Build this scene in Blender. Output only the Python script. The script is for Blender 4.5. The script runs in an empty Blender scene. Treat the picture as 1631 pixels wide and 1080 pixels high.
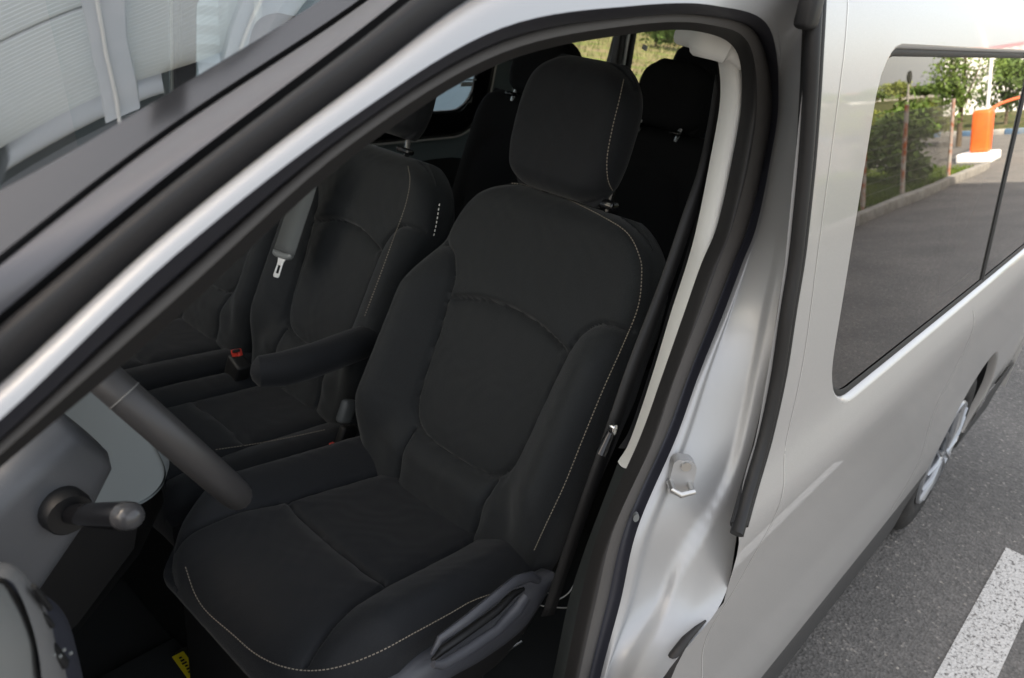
import bpy, bmesh, math, random
import numpy as np
from mathutils import Vector, Matrix
from mathutils.geometry import delaunay_2d_cdt
random.seed(4); rng = np.random.default_rng(4)
S = bpy.context.scene; COL = S.collection
# ------------------------------------------------------------------ camera
PW, PH, FPX = 1631., 1080., 1244.
CAM = np.array([0., -.31, 1.78])
def _axes():
    dX = np.array([2000-PW/2, 98-PH/2, FPX]); dX /= np.linalg.norm(dX)
    n = np.cross(dX, [1, .12, 0.]); n /= np.linalg.norm(n)
    if n[1] > 0: n = -n
    return np.stack([dX, np.cross(n, dX), n])
AX = _axes()
cd = bpy.data.cameras.new('camera'); cam = bpy.data.objects.new('camera', cd); COL.objects.link(cam)
M = Matrix.Identity(4)
for r in range(3):
    M[r][0] = AX[r][0]; M[r][1] = -AX[r][1]; M[r][2] = -AX[r][2]; M[r][3] = CAM[r]
cam.matrix_world = M
cd.sensor_width = 23.6; cd.lens = FPX/PW*23.6; cd.clip_start = .02; cd.clip_end = 3000
cd.dof.use_dof = True; cd.dof.focus_distance = 1.25; cd.dof.aperture_fstop = 4.8
S.camera = cam
# ------------------------------------------------------------------ light
SUN_EL = math.radians(40); SUN_AZ = math.atan2(-.70, .71)      # direction to the sun, from +Y towards +X
w = bpy.data.worlds.new('World'); S.world = w; w.use_nodes = True
nt = w.node_tree; sk = nt.nodes.new('ShaderNodeTexSky'); sk.sky_type = 'NISHITA'; sk.sun_disc = False
sk.sun_elevation = SUN_EL; sk.sun_rotation = SUN_AZ; sk.dust_density = 5.0; sk.air_density = 1.0; sk.ozone_density = 1.0
bg = nt.nodes['Background']; bg.inputs[1].default_value = .15; 
veil = nt.nodes.new('ShaderNodeMix'); veil.data_type = 'RGBA'; veil.inputs[0].default_value = .55; veil.inputs[7].default_value = (2.55, 2.62, 2.75, 1)   # even high haze
nt.links.new(sk.outputs[0], veil.inputs[6]); nt.links.new(veil.outputs[2], bg.inputs[0])
sl = bpy.data.lights.new('sun', 'SUN'); sl.energy = 3.0; sl.angle = math.radians(.53); sl.color = (1, .95, .87)
so = bpy.data.objects.new('sun', sl); COL.objects.link(so)
sd = Vector((math.sin(SUN_AZ)*math.cos(SUN_EL), math.cos(SUN_AZ)*math.cos(SUN_EL), math.sin(SUN_EL)))
so.rotation_euler = sd.to_track_quat('Z', 'Y').to_euler(); so.location = sd*60
S.view_settings.view_transform = 'Standard'; S.view_settings.look = 'None'
S.view_settings.exposure = 2.15; S.view_settings.gamma = 1
try: S.view_settings.use_curve_mapping = False
except Exception: pass
S.view_settings.use_white_balance = True; S.view_settings.white_balance_temperature = 7300
S.cycles.max_bounces = 10; S.cycles.transparent_max_bounces = 16; S.cycles.glossy_bounces = 5; S.cycles.transmission_bounces = 8
# ------------------------------------------------------------------ measuring: a picture point on a known plane of the van
def ray(u, v): return AX @ np.array([u-PW/2, v-PH/2, FPX])
def on_y(u, v, y): r = ray(u, v); return CAM + r*(y-CAM[1])/r[1]
def on_x(u, v, x): r = ray(u, v); return CAM + r*(x-CAM[0])/r[0]
def on_z(u, v, z): r = ray(u, v); return CAM + r*(z-CAM[2])/r[2]
def on_pl(u, v, P, n): n = np.array(n, float); r = ray(u, v); return CAM + r*(((np.array(P)-CAM)@n)/(r@n))
def on_tilt(u, v, y0, k=.13, z0=1.17):
    r = ray(u, v); return CAM + r*((y0+k*(CAM[2]-z0)-CAM[1])/(r[1]-k*r[2]))
# ------------------------------------------------------------------ objects
def tag(o, label=None, cat=None, group=None, kind=None):
    if label: o['label'] = label
    if cat: o['category'] = cat
    if group: o['group'] = group
    if kind: o['kind'] = kind
    return o
def mesh(name, vs, fs, mat, parent=None, smooth=True, sharp=None):
    me = bpy.data.meshes.new(name); me.from_pydata([tuple(map(float, p)) for p in vs], [], [tuple(map(int, f)) for f in fs]); me.update()
    bm = bmesh.new(); bm.from_mesh(me); bmesh.ops.recalc_face_normals(bm, faces=bm.faces); bm.to_mesh(me); bm.free()
    o = bpy.data.objects.new(name, me); COL.objects.link(o)
    if mat: me.materials.append(mat)
    if smooth:
        me.polygons.foreach_set('use_smooth', [True]*len(me.polygons))
        if sharp: me.set_sharp_from_angle(angle=math.radians(sharp))
    if parent: o.parent = parent
    return o
def empty(name, label, cat, group=None, loc=(0, 0, 0)):
    o = bpy.data.objects.new(name, None); o.location = loc; COL.objects.link(o); return tag(o, label, cat, group)
def adopt(o, parent):
    o.parent = parent; o.matrix_parent_inverse = Matrix.Translation(parent.location).inverted(); return o
class MB:
    def __init__(s): s.v = []; s.f = []
    def add(s, vs, fs):
        n = len(s.v); s.v += [tuple(map(float, p)) for p in vs]; s.f += [tuple(int(i)+n for i in f) for f in fs]; return s
    def box(s, c, d, R=None, bev=0):
        bm = bmesh.new(); bmesh.ops.create_cube(bm, size=1)
        for v in bm.verts: v.co = Vector((v.co.x*d[0], v.co.y*d[1], v.co.z*d[2]))
        if bev: bmesh.ops.bevel(bm, geom=bm.edges[:], offset=bev, segments=3, affect='EDGES', profile=.5)
        if R is not None:
            for v in bm.verts: v.co = R @ v.co
        bm.verts.index_update()
        s.add([v.co+Vector(c) for v in bm.verts], [[v.index for v in f.verts] for f in bm.faces]); bm.free(); return s
    def tube(s, pts, r, n=10, cap=True, flat=None, up=None):
        P = [Vector(p) for p in pts]; k = len(P); rr = r if hasattr(r, '__len__') else [r]*k
        u = Vector(up) if up is not None else None; rings = []
        for i in range(k):
            T = (P[min(i+1, k-1)]-P[max(i-1, 0)]).normalized()
            if u is None: u = T.orthogonal()
            u = (u-T*u.dot(T)).normalized(); b = T.cross(u)
            rings.append([P[i]+u*rr[i]*math.cos(2*math.pi*j/n)+b*rr[i]*(flat or 1)*math.sin(2*math.pi*j/n) for j in range(n)])
        fs = [(i*n+j, i*n+(j+1) % n, (i+1)*n+(j+1) % n, (i+1)*n+j) for i in range(k-1) for j in range(n)]
        if cap: fs += [tuple(range(n))[::-1], tuple((k-1)*n+j for j in range(n))]
        return s.add([p for q in rings for p in q], fs)
    def lathe(s, prof, c, axis='y', n=48):
        vs = []
        for (r, h) in prof:
            for j in range(n):
                a = 2*math.pi*j/n
                vs.append((c[0]+r*math.cos(a), c[1]+h, c[2]+r*math.sin(a)) if axis == 'y' else (c[0]+r*math.cos(a), c[1]+r*math.sin(a), c[2]+h))
        k = len(prof)
        return s.add(vs, [(i*n+j, i*n+(j+1) % n, (i+1)*n+(j+1) % n, (i+1)*n+j) for i in range(k-1) for j in range(n)])
    def prism(s, poly, A, B, N, O, t):
        O, A, B, N = map(np.array, (O, A, B, N)); n = len(poly)
        vs = [O+a*A+b*B for a, b in poly]+[O+a*A+b*B+N*t for a, b in poly]
        return s.add(vs, [tuple(range(n)), tuple(range(2*n-1, n-1, -1))]+[(i, (i+1) % n, n+(i+1) % n, n+i) for i in range(n)])
    def build(s, name, mat, parent=None, smooth=True, sharp=40): return mesh(name, s.v, s.f, mat, parent, smooth, sharp)
def cr(P, m):
    """Catmull-Rom through stations, m samples per span"""
    P = np.array(P, float); Q = np.vstack([2*P[0]-P[1], P, 2*P[-1]-P[-2]]); out = []
    for i in range(len(P)-1):
        p0, p1, p2, p3 = Q[i:i+4]
        for t in np.linspace(0, 1, m, endpoint=False):
            out.append(.5*(2*p1+(p2-p0)*t+(2*p0-5*p1+4*p2-p3)*t*t+(3*p1-p0-3*p2+p3)*t**3))
    out.append(P[-1]); return np.array(out)
def resample(P, step):
    P = np.array(P, float); d = np.r_[0, np.cumsum(np.linalg.norm(np.diff(P, axis=0), axis=1))]
    k = max(2, int(d[-1]/step)+1); t = np.linspace(0, d[-1], k)
    return np.stack([np.interp(t, d, P[:, i]) for i in range(P.shape[1])], 1)
def sweep(name, A, B, prof, mat, parent, out, nu=9, thick=0):
    """surface between two rails A and B; prof(u, i) = offset along out"""
    n = len(A); us = np.linspace(0, 1, nu); vs = []; out = np.array(out, float)
    for i in range(n):
        o = out[i] if out.ndim == 2 else out
        for u in us: vs.append(A[i]*(1-u)+B[i]*u+o*prof(u, i))
    fs = [(i*nu+j, i*nu+j+1, (i+1)*nu+j+1, (i+1)*nu+j) for i in range(n-1) for j in range(nu-1)]
    o = mesh(name, vs, fs, mat, parent)
    if thick: m = o.modifiers.new('s', 'SOLIDIFY'); m.thickness = thick; m.offset = -1
    return o
def inside(pts, poly):
    x, y = pts[:, 0], pts[:, 1]; r = np.zeros(len(pts), bool); P = np.array(poly); Q = np.roll(P, -1, 0)
    for (x1, y1), (x2, y2) in zip(P, Q):
        c = ((y1 > y) != (y2 > y)); 
        with np.errstate(divide='ignore', invalid='ignore'): r ^= c & (x < (x2-x1)*(y-y1)/(y2-y1)+x1)
    return r
def sheet(outline, holes, fn, sp, mat, name, parent, thick=0, extra=None):
    """flat pattern with holes triangulated, then bent by fn(a,b)->xyz"""
    loops = [resample(np.vstack([l, l[:1]]), sp)[:-1] for l in [np.array(outline, float)]+[np.array(h, float) for h in holes]]
    V = []; E = []
    for l in loops:
        n0 = len(V); V += [tuple(p) for p in l]; E += [(n0+i, n0+(i+1) % len(l)) for i in range(len(l))]
    o = loops[0]; lo, hi = o.min(0), o.max(0)
    gx, gy = np.meshgrid(np.arange(lo[0]+sp, hi[0], sp), np.arange(lo[1]+sp, hi[1], sp)); G = np.stack([gx.ravel(), gy.ravel()], 1)
    ok = inside(G, o)
    for h in loops[1:]: ok &= ~inside(G, h)
    G = G[ok]; allb = np.vstack(loops)
    for ch in range(0, len(allb), 200):
        d = np.min(((G[:, None]-allb[None, ch:ch+200])**2).sum(2), 1); G = G[d > (.45*sp)**2]
    V += [tuple(p) for p in G]
    r = delaunay_2d_cdt([Vector(p) for p in V], E, [], 0, 1e-6)
    P = np.array([tuple(p) for p in r[0]]); T = np.array([f for f in r[2] if len(f) == 3]); c = P[T].mean(1)
    ok = inside(c, o)
    for h in loops[1:]: ok &= ~inside(c, h)
    ob = mesh(name, [fn(a, b) for a, b in P], T[ok], mat, parent)
    if thick: m = ob.modifiers.new('s', 'SOLIDIFY'); m.thickness = thick; m.offset = 0
    return ob
def rrect(x0, x1, z0, z1, r, n=8, slant=0.):
    out = []
    rr = r if hasattr(r, '__len__') else [r]*4
    for q, (cx, cz, a0, R) in enumerate([(x1-rr[0], z0+rr[0], -90, rr[0]), (x1-rr[1], z1-rr[1], 0, rr[1]), (x0+rr[2], z1-rr[2], 90, rr[2]), (x0+rr[3], z0+rr[3], 180, rr[3])]):
        for k in range(n+1):
            a = math.radians(a0+90*k/n); x, z = cx+R*math.cos(a), cz+R*math.sin(a); out.append((x+slant*(z-z0), z))
    return out
# ------------------------------------------------------------------ materials
def mat(name, col, rough=.5, metal=0., spec=.5, coat=0., noise=None, bump=None, coatr=.03, sheen=0.):
    """noise=(scale, colour2, lo, hi); bump=(scale, strength, distance)"""
    m = bpy.data.materials.new(name); m.use_nodes = True; n = m.node_tree; b = n.nodes['Principled BSDF']
    b.inputs['Base Color'].default_value = (*col, 1); b.inputs['Roughness'].default_value = rough; b.inputs['Metallic'].default_value = metal
    b.inputs['Specular IOR Level'].default_value = spec; b.inputs['Coat Weight'].default_value = coat; b.inputs['Coat Roughness'].default_value = coatr
    if sheen: b.inputs['Sheen Weight'].default_value = sheen; b.inputs['Sheen Roughness'].default_value = .5
    tc = n.nodes.new('ShaderNodeTexCoord')
    if noise:
        t = n.nodes.new('ShaderNodeTexNoise'); t.inputs['Scale'].default_value = noise[0]; t.inputs['Detail'].default_value = 6; n.links.new(tc.outputs['Object'], t.inputs['Vector'])
        r = n.nodes.new('ShaderNodeValToRGB'); r.color_ramp.elements[0].position = noise[2]; r.color_ramp.elements[1].position = noise[3]
        r.color_ramp.elements[0].color = (*col, 1); r.color_ramp.elements[1].color = (*noise[1], 1)
        n.links.new(t.outputs['Fac'], r.inputs[0]); n.links.new(r.outputs[0], b.inputs['Base Color'])
    if bump:
        t = n.nodes.new('ShaderNodeTexNoise'); t.inputs['Scale'].default_value = bump[0]; t.inputs['Detail'].default_value = 4; n.links.new(tc.outputs['Object'], t.inputs['Vector'])
        u = n.nodes.new('ShaderNodeBump'); u.inputs['Strength'].default_value = bump[1]; u.inputs['Distance'].default_value = bump[2]
        n.links.new(t.outputs['Fac'], u.inputs['Height']); n.links.new(u.outputs[0], b.inputs['Normal'])
    return m
PAINT = mat('silver_paint', (.46, .448, .43), .38, .32, .5, .8, noise=(900, (.54, .525, .505), .35, .7), coatr=.035)
FABRIC = mat('seat_fabric', (.0108, .0124, .0136), .66, spec=.19, noise=(600, (.0168, .0190, .0207), .35, .65), bump=(1500, .45, .0010), sheen=.12)
FABRIC2 = mat('bolster_fabric', (.0078, .0090, .0112), .64, spec=.19, noise=(600, (.0120, .0134, .0158), .35, .65), bump=(1500, .45, .0010), sheen=.10)
FABRIC3 = mat('rear_fabric', (.013, .0135, .0145), .95, spec=.1, bump=(1500, .3, .0008))
THREAD = mat('thread', (.27, .235, .19), .8)
RUBBER = mat('rubber', (.020, .019, .019), .55, spec=.35, bump=(300, .15, .001))
RUBBERG = mat('grey_rubber', (.075, .070, .066), .6, spec=.35, bump=(240, .12, .001))
FLANGE = mat('dark_flange', (.030, .031, .040), .45, spec=.4)
MOULD = mat('satin_moulding', (.11, .108, .115), .42, spec=.5, bump=(400, .08, .0006))
BLACK = mat('black_plastic', (.012, .012, .0125), .5, spec=.35, bump=(500, .1, .0005))
BLACKG = mat('gloss_black', (.008, .008, .009), .12, spec=.5)
DASH = mat('dash_grain', (.080, .084, .092), .42, spec=.5, bump=(700, .25, .0006))
DASHL = mat('light_dash', (.24, .265, .27), .5, spec=.4, bump=(700, .2, .0005))
WHEELL = mat('wheel_leather', (.036, .035, .036), .42, spec=.45, bump=(600, .2, .0005))
VALANCE = mat('valance_plastic', (.055, .058, .068), .42, spec=.5, bump=(900, .25, .0005))
TRIM = mat('pale_trim', (.70, .70, .68), .75, spec=.25, bump=(700, .1, .0004))
CARPET = mat('carpet', (.040, .042, .042), 1., spec=.05, bump=(900, .8, .002))
CHROME = mat('chrome', (.72, .72, .72), .22, 1.)
ZINC = mat('striker_steel', (.55, .55, .54), .35, .9)
RED = mat('red_button', (.55, .045, .03), .4)
YELLOW = mat('yellow_label', (.70, .56, .02), .5)
BELT = mat('belt_webbing', (.085, .092, .094), .75, spec=.3, bump=(1200, .5, .0006))
GREYP = mat('grey_plastic', (.16, .17, .17), .45)
WHITE = mat('white_print', (.8, .8, .78), .6)
SILL = mat('sill_dark', (.045, .044, .043), .6, spec=.35, bump=(500, .2, .0008))
TYRE = mat('tyre_rubber', (.022, .021, .020), .75, spec=.3, noise=(30, (.045, .042, .038), .4, .75))
HUB = mat('hubcap_silver', (.30, .31, .325), .32, .55, coat=.5)
def glass(name, tint, ior=1.5, rough=0., bump=None):
    m = bpy.data.materials.new(name); m.use_nodes = True; n = m.node_tree; n.nodes.remove(n.nodes['Principled BSDF']); out = n.nodes['Material Output']
    ge = n.nodes.new('ShaderNodeNewGeometry'); dt = n.nodes.new('ShaderNodeVectorMath'); dt.operation = 'DOT_PRODUCT'; n.links.new(ge.outputs['Normal'], dt.inputs[0]); n.links.new(ge.outputs['Incoming'], dt.inputs[1])
    def mth(op, a_, b_=None):
        q = n.nodes.new('ShaderNodeMath'); q.operation = op
        for i_, v_ in enumerate((a_, b_)):
            if v_ is None: continue
            if isinstance(v_, (int, float)): q.inputs[i_].default_value = v_
            else: n.links.new(v_, q.inputs[i_])
        return q.outputs[0]
    f0 = ((ior-1)/(ior+1))**2; F = mth('ADD', mth('MULTIPLY', mth('POWER', mth('SUBTRACT', 1, mth('ABSOLUTE', dt.outputs['Value'])), 5), 1-f0), f0)
    F = mth('DIVIDE', mth('MULTIPLY', F, 2), mth('ADD', F, 1))                   # both faces of the pane
    t = n.nodes.new('ShaderNodeBsdfTransparent'); t.inputs[0].default_value = (*tint, 1)
    g = n.nodes.new('ShaderNodeBsdfGlossy'); g.inputs['Roughness'].default_value = rough; g.inputs[0].default_value = (1, 1, 1, 1)
    x = n.nodes.new('ShaderNodeMixShader'); n.links.new(F, x.inputs[0]); n.links.new(t.outputs[0], x.inputs[1]); n.links.new(g.outputs[0], x.inputs[2]); n.links.new(x.outputs[0], out.inputs[0])
    if bump:
        tc = n.nodes.new('ShaderNodeTexCoord'); t2 = n.nodes.new('ShaderNodeTexNoise'); t2.inputs['Scale'].default_value = bump[0]; t2.inputs['Detail'].default_value = 1; n.links.new(tc.outputs['Object'], t2.inputs['Vector'])
        u = n.nodes.new('ShaderNodeBump'); u.inputs['Strength'].default_value = bump[1]; u.inputs['Distance'].default_value = bump[2]; n.links.new(t2.outputs['Fac'], u.inputs['Height'])
        n.links.new(u.outputs[0], g.inputs['Normal'])
    return m
GLASS_T = glass('privacy_glass', (.24, .25, .24), 1.68, 0, (2.2, .35, .0012))
GLASS_C = glass('clear_glass', (.82, .86, .85), 1.5)
GLASS_W = glass('windscreen_glass', (.55, .62, .62), 2.9, 0, (1.6, .3, .001))
FRIT = mat('frit_band', (.02, .02, .021), .08, spec=.9)
# ------------------------------------------------------------------ setting: ground
def ground_mats():
    m = bpy.data.materials.new('asphalt'); m.use_nodes = True; n = m.node_tree; b = n.nodes['Principled BSDF']; L = n.links.new
    tc = n.nodes.new('ShaderNodeTexCoord')
    def noise(sc, det=4):
        t = n.nodes.new('ShaderNodeTexNoise'); t.inputs['Scale'].default_value = sc; t.inputs['Detail'].default_value = det; L(tc.outputs['Object'], t.inputs['Vector']); return t
    def ramp(src, stops):
        r = n.nodes.new('ShaderNodeValToRGB'); e = r.color_ramp.elements
        e[0].position, e[0].color = stops[0][0], (*stops[0][1], 1); e[1].position, e[1].color = stops[-1][0], (*stops[-1][1], 1)
        for p, c in stops[1:-1]: q = e.new(p); q.color = (*c, 1)
        L(src, r.inputs[0]); return r
    def mix(f, a, c, mode='MIX'):
        x = n.nodes.new('ShaderNodeMix'); x.data_type = 'RGBA'; x.blend_type = mode
        if isinstance(f, float): x.inputs[0].default_value = f
        else: L(f, x.inputs[0])
        L(a, x.inputs[6]); L(c, x.inputs[7]); return x.outputs[2]
    vo = n.nodes.new('ShaderNodeTexVoronoi'); vo.inputs['Scale'].default_value = 100; L(tc.outputs['Object'], vo.inputs['Vector'])
    base = ramp(vo.outputs['Color'], [(0.0, (.095, .091, .086)), (.55, (.138, .132, .124)), (.86, (.18, .17, .16)), (1., (.36, .33, .29))])
    big = ramp(noise(1.3, 5).outputs['Fac'], [(.3, (.80, .80, .80)), (.7, (1.12, 1.1, 1.08))])
    c = mix(1.0, base.outputs[0], big.outputs[0], 'MULTIPLY')
    v2 = n.nodes.new('ShaderNodeTexVoronoi'); v2.inputs['Scale'].default_value = 34; v2.inputs['Randomness'].default_value = 1; L(tc.outputs['Object'], v2.inputs['Vector'])
    peb = ramp(v2.outputs['Distance'], [(.0, (1, 1, 1)), (.11, (1, 1, 1)), (.15, (0, 0, 0))])
    sel = n.nodes.new('ShaderNodeSeparateColor'); L(v2.outputs['Color'], sel.inputs[0])
    gt = n.nodes.new('ShaderNodeMath'); gt.operation = 'GREATER_THAN'; gt.inputs[1].default_value = .72; L(sel.outputs[0], gt.inputs[0])
    mu = n.nodes.new('ShaderNodeMath'); mu.operation = 'MULTIPLY'; L(gt.outputs[0], mu.inputs[0]); L(peb.outputs[0], mu.inputs[1])
    rgb = n.nodes.new('ShaderNodeRGB'); rgb.outputs[0].default_value = (.33, .30, .26, 1)
    c = mix(mu.outputs[0], c, rgb.outputs[0]); L(c, b.inputs['Base Color'])
    b.inputs['Roughness'].default_value = .85; b.inputs['Specular IOR Level'].default_value = .3
    u = n.nodes.new('ShaderNodeBump'); u.inputs['Strength'].default_value = .9; u.inputs['Distance'].default_value = .004; L(vo.outputs['Distance'], u.inputs['Height']); L(u.outputs[0], b.inputs['Normal'])
    # worn road paint
    p = m.copy(); p.name = 'worn_road_paint'; n2 = p.node_tree; b2 = n2.nodes['Principled BSDF']; lk = [l for l in n2.links if l.to_socket == b2.inputs['Base Color']][0]; src = lk.from_socket
    tc2 = [q for q in n2.nodes if q.type == 'TEX_COORD'][0]
    t = n2.nodes.new('ShaderNodeTexNoise'); t.inputs['Scale'].default_value = 80; t.inputs['Detail'].default_value = 9; t.inputs['Roughness'].default_value = .72; n2.links.new(tc2.outputs['Object'], t.inputs['Vector'])
    r = n2.nodes.new('ShaderNodeValToRGB'); r.color_ramp.elements[0].position = .40; r.color_ramp.elements[1].position = .475; n2.links.new(t.outputs['Fac'], r.inputs[0])
    x = n2.nodes.new('ShaderNodeMix'); x.data_type = 'RGBA'; n2.links.new(r.outputs[0], x.inputs[0]); n2.links.new(src, x.inputs[6]); x.inputs[7].default_value = (.58, .56, .53, 1)
    n2.links.new(x.outputs[2], b2.inputs['Base Color'])
    return m, p
ASPH, LINE = ground_mats()
def flat(name, poly, z, m, kind='structure', thick=0):
    o = mesh(name, [(x, y, z) for x, y in poly], [tuple(range(len(poly)))], m, smooth=False)
    return tag(o, kind=kind)
flat('ground', [(-400, -400), (900, -400), (900, 400), (-400, 400)], 0, ASPH)
o = flat('road_marking', [(.2, -.235), (3.16, -.272), (3.16, -.412), (.2, -.375)], .004, LINE)
GRASSG = mat('grass_soil', (.045, .065, .018), .95, spec=.1, noise=(2.3, (.17, .13, .075), .42, .72), bump=(40, .8, .03))
GRASSB = mat('grass_blade', (.075, .13, .022), .8, spec=.2, noise=(3, (.13, .17, .035), .4, .7))
DRY = mat('dry_soil', (.16, .125, .07), .95, spec=.1, noise=(1.2, (.10, .12, .03), .4, .62), bump=(30, .8, .03))
CONC = mat('concrete', (.30, .285, .26), .9, spec=.2, noise=(8, (.21, .2, .18), .35, .7), bump=(80, .4, .004))
flat('grass_verge', [(5, -3.40), (18.6, -3.48), (18.2, -6.3), (5, -6.6)], .05, GRASSG)
flat('far_grass', [(31.5, -4.4), (60, -3.5), (500, -20), (500, -300), (60, -130), (35, -13)], .03, GRASSG)
flat('dry_grass_field', [(9, 7.4), (60, 7.4), (130, 60), (20, 70), (7, 12)], .02, DRY)
# ------------------------------------------------------------------ van: shape of the side
_pz = np.array([.20, .27, .38, .46, .54, .62, .72, .85, 1.00, 1.08, 1.125, 1.15, 1.17, 1.20, 1.40, 1.74, 1.80, 1.86, 1.91, 1.95])
_py = np.array([.032, .022, .010, .003, -.003, -.003, -.003, -.009, -.017, -.024, -.023, -.012, -.001, .005, .031, .076, .088, .108, .145, .205])
def _mk():
    zz = np.linspace(.2, 1.95, 600); yy = np.interp(zz, _pz, _py)
    k = np.exp(-.5*(np.arange(-24, 25)/5.)**2); k /= k.sum(); yp = np.pad(yy, 24, mode='reflect', reflect_type='odd'); return zz, np.convolve(yp, k, 'valid')
ZZ, YY = _mk()
def side_y(z, x=1.5): return np.interp(z, ZZ, YY) + .012*((x-1.9)/1.9)**2*(1 if x > 1.9 else .3)
def on_side(u, v):
    p = on_y(u, v, 0)
    for _ in range(25):
        q = on_y(u, v, side_y(p[2], p[0])); p = .5*p+.5*q
    return p
VAN = empty('van', 'silver passenger van with its front door open and black seats inside', 'van')
# stations round the front door opening: A-pillar, header, corner, B-pillar
def rail(px, y0s): return np.array([on_tilt(u, v, y) for (u, v), y in zip(px, y0s)])
nA = 7
SI = [(-300, 1005), (0, 745), (280, 508), (560, 251), (800, 100), (1000, 55), (1110, 50), (1172, 80), (1181, 160), (1165, 260), (1142, 360), (1117, 420), (1089, 500), (1054, 600), (1018, 700), (956, 840), (923, 960), (898, 1080), (862, 1250)]
SM = [(-300, 985), (0, 724), (280, 476), (560, 229), (800, 84), (1000, 41), (1122, 38), (1192, 68), (1206, 160), (1193, 260), (1167, 360), (1144, 420), (1115, 500), (1076, 600), (1042, 700), (979, 840), (949, 960), (922, 1080), (885, 1250)]
SO = [(-300, 955), (0, 703), (280, 445), (560, 208), (800, 66), (1000, 28), (1130, 26), (1208, 58), (1230, 160), (1216, 260), (1192, 360), (1168, 420), (1137, 500), (1096, 600), (1058, 700), (996, 840), (967, 960), (938, 1080), (900, 1250)]
W1 = [(-300, 912), (0, 668), (280, 405), (560, 187), (800, 44), (1000, 10), (1140, 9), (1226, 45), (1240, 160), (1226, 260), (1205, 360), (1182, 420), (1152, 500), (1112, 600), (1076, 700), (1016, 840), (988, 960), (956, 1080), (918, 1250)]
W0 = [(-300, 860), (0, 614), (280, 360), (560, 140), (800, -30), (1000, -62), (1170, -60), (1280, -10), (1276, 160), (1266, 260), (1256, 360), (1250, 420), (1238, 500), (1222, 600), (1204, 700), (1176, 840), (1150, 958), (1056, 1080), (965, 1250)]
ya = [.075]*5+[.08, .085]
rSI = rail(SI, [.095]*5+[.10, .105, .115]+[.125]*11); rSM = rail(SM, [.05]*5+[.055, .06, .075]+[.095]*11)
rSO = rail(SO, [.068]*5+[.07, .075, .09]+[.105]*11); rW1 = rail(W1, [.018]*5+[.018, .022, .055]+[.088]*11)
rW0 = rail(W0, [.050]*5+[.050, .045, .028]+[.012]*8+[.004, .0, .0]); m_ = 8
cSI, cSM, cSO, cW1, cW0 = (cr(r, m_) for r in (rSI, rSM, rSO, rW1, rW0))
OUT = np.array([-.25, -.9, .15]); NN = len(cSI)
wB = np.clip((np.arange(NN)/m_-6.6)/1.2, 0, 1); wB = wB*wB*(3-2*wB)          # 0 on A-pillar and header, 1 on B-pillar
outA = np.array([-.45, -.6, .66]); outB = np.array([-.72, -.69, .0])
outs = np.array([outA*(1-q)+outB*q for q in wB]); outs /= np.linalg.norm(outs, axis=1)[:, None]
def lerp_prof(fa, fb): return lambda u, i: fa(u)*(1-wB[i])+fb(u)*wB[i]
sweep('weatherstrip', cSI, cSM, lerp_prof(lambda u: .009*math.sin(math.pi*u), lambda u: .012*math.sin(math.pi*u)), RUBBER, VAN, outs, 9)
sweep('weatherstrip_lip', cSM, cSO, lerp_prof(lambda u: .007*math.sin(math.pi*u), lambda u: .008*math.sin(math.pi*u)), RUBBERG, VAN, outs, 9)
sweep('door_channel', cSO, cW1, lambda u, i: -.006*math.sin(math.pi*u), FLANGE, VAN, outs, 7)
def jamb_prof(u, i):
    a = .010*math.sin(math.pi*u)
    s = i/m_                                                                      # station
    low = np.clip((s-14.2)/1.6, 0, 1); low = low*low*(3-2*low)
    c0, c1 = .13-.03*low, .80-.38*low
    sm = lambda e0, e1, x: (lambda t: t*t*(3-2*t))(min(1, max(0, (x-e0)/(e1-e0))))
    tr = sm(c0-.03, c0+.06, u)*(1-sm(c1-.04, c1+.06, u))
    ridge = .006*math.exp(-((u-.05)/.05)**2)
    b = -.011*tr*(1+.5*low)+ridge*.8+.008*low*math.exp(-((u-.62)/.2)**2)
    b += .008*math.exp(-((s-14.9)/.6)**2)*math.exp(-((u-.35)/.3)**2)
    b *= math.sin(math.pi*min(1, max(0, u)))**.25
    return a*(1-wB[i])+b*wB[i]
JAMB_P = mat('jamb_paint', (.39, .395, .40), .46, .40, .5, .3, coatr=.11)
JAMB = sweep('door_jamb', cW1, cW0, jamb_prof, JAMB_P, VAN, outs, 41)
# ------------------------------------------------------------------ A-pillar strips, windscreen
D0 = [(-300, 765), (0, 519), (280, 288), (560, 75), (800, -110), (1000, -215)]
G0 = [(-300, 742), (0, 500), (280, 268), (560, 57), (800, -125), (1000, -232)]
M0 = [(-300, 668), (0, 422), (280, 206), (560, 20), (800, -155), (1000, -262)]
M1 = [(-300, 652), (0, 405), (280, 193), (560, 8), (800, -166), (1000, -272)]
def railA(px, y, y1): return cr([on_y(u, v, y+(y1-y)*max(0, u+300)/1300) for u, v in px], m_)       # the windscreen edge leans inboard as it rises
cW0a = cr(rW0[:6], m_); cD0 = railA(D0, .10, .14); cG0 = railA(G0, .10, .17); cM0 = railA(M0, .075, .305); cM1 = railA(M1, .075, .31)
sweep('outer_door_seal', cW0a, cD0, lambda u, i: .010*math.sin(math.pi*u), RUBBER, VAN, outA, 9)
sweep('pillar_gap', cD0, cG0, lambda u, i: -.014*math.sin(math.pi*u), BLACK, VAN, outA, 7)
sweep('windscreen_moulding', cG0, cM0, lambda u, i: .006*math.sin(math.pi*u)**.6, MOULD, VAN, outA, 11)
sweep('moulding_groove', cM0, cM1, lambda u, i: -.006*math.sin(math.pi*u), BLACK, VAN, outA, 5)
YC = .965
def wind(P, y):
    t = (y-YC)/(P[1]-YC); return np.array([P[0]-.03*(1-abs(t)**3), y, P[2]+.165*(1-abs(t)**2.2)])
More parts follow.
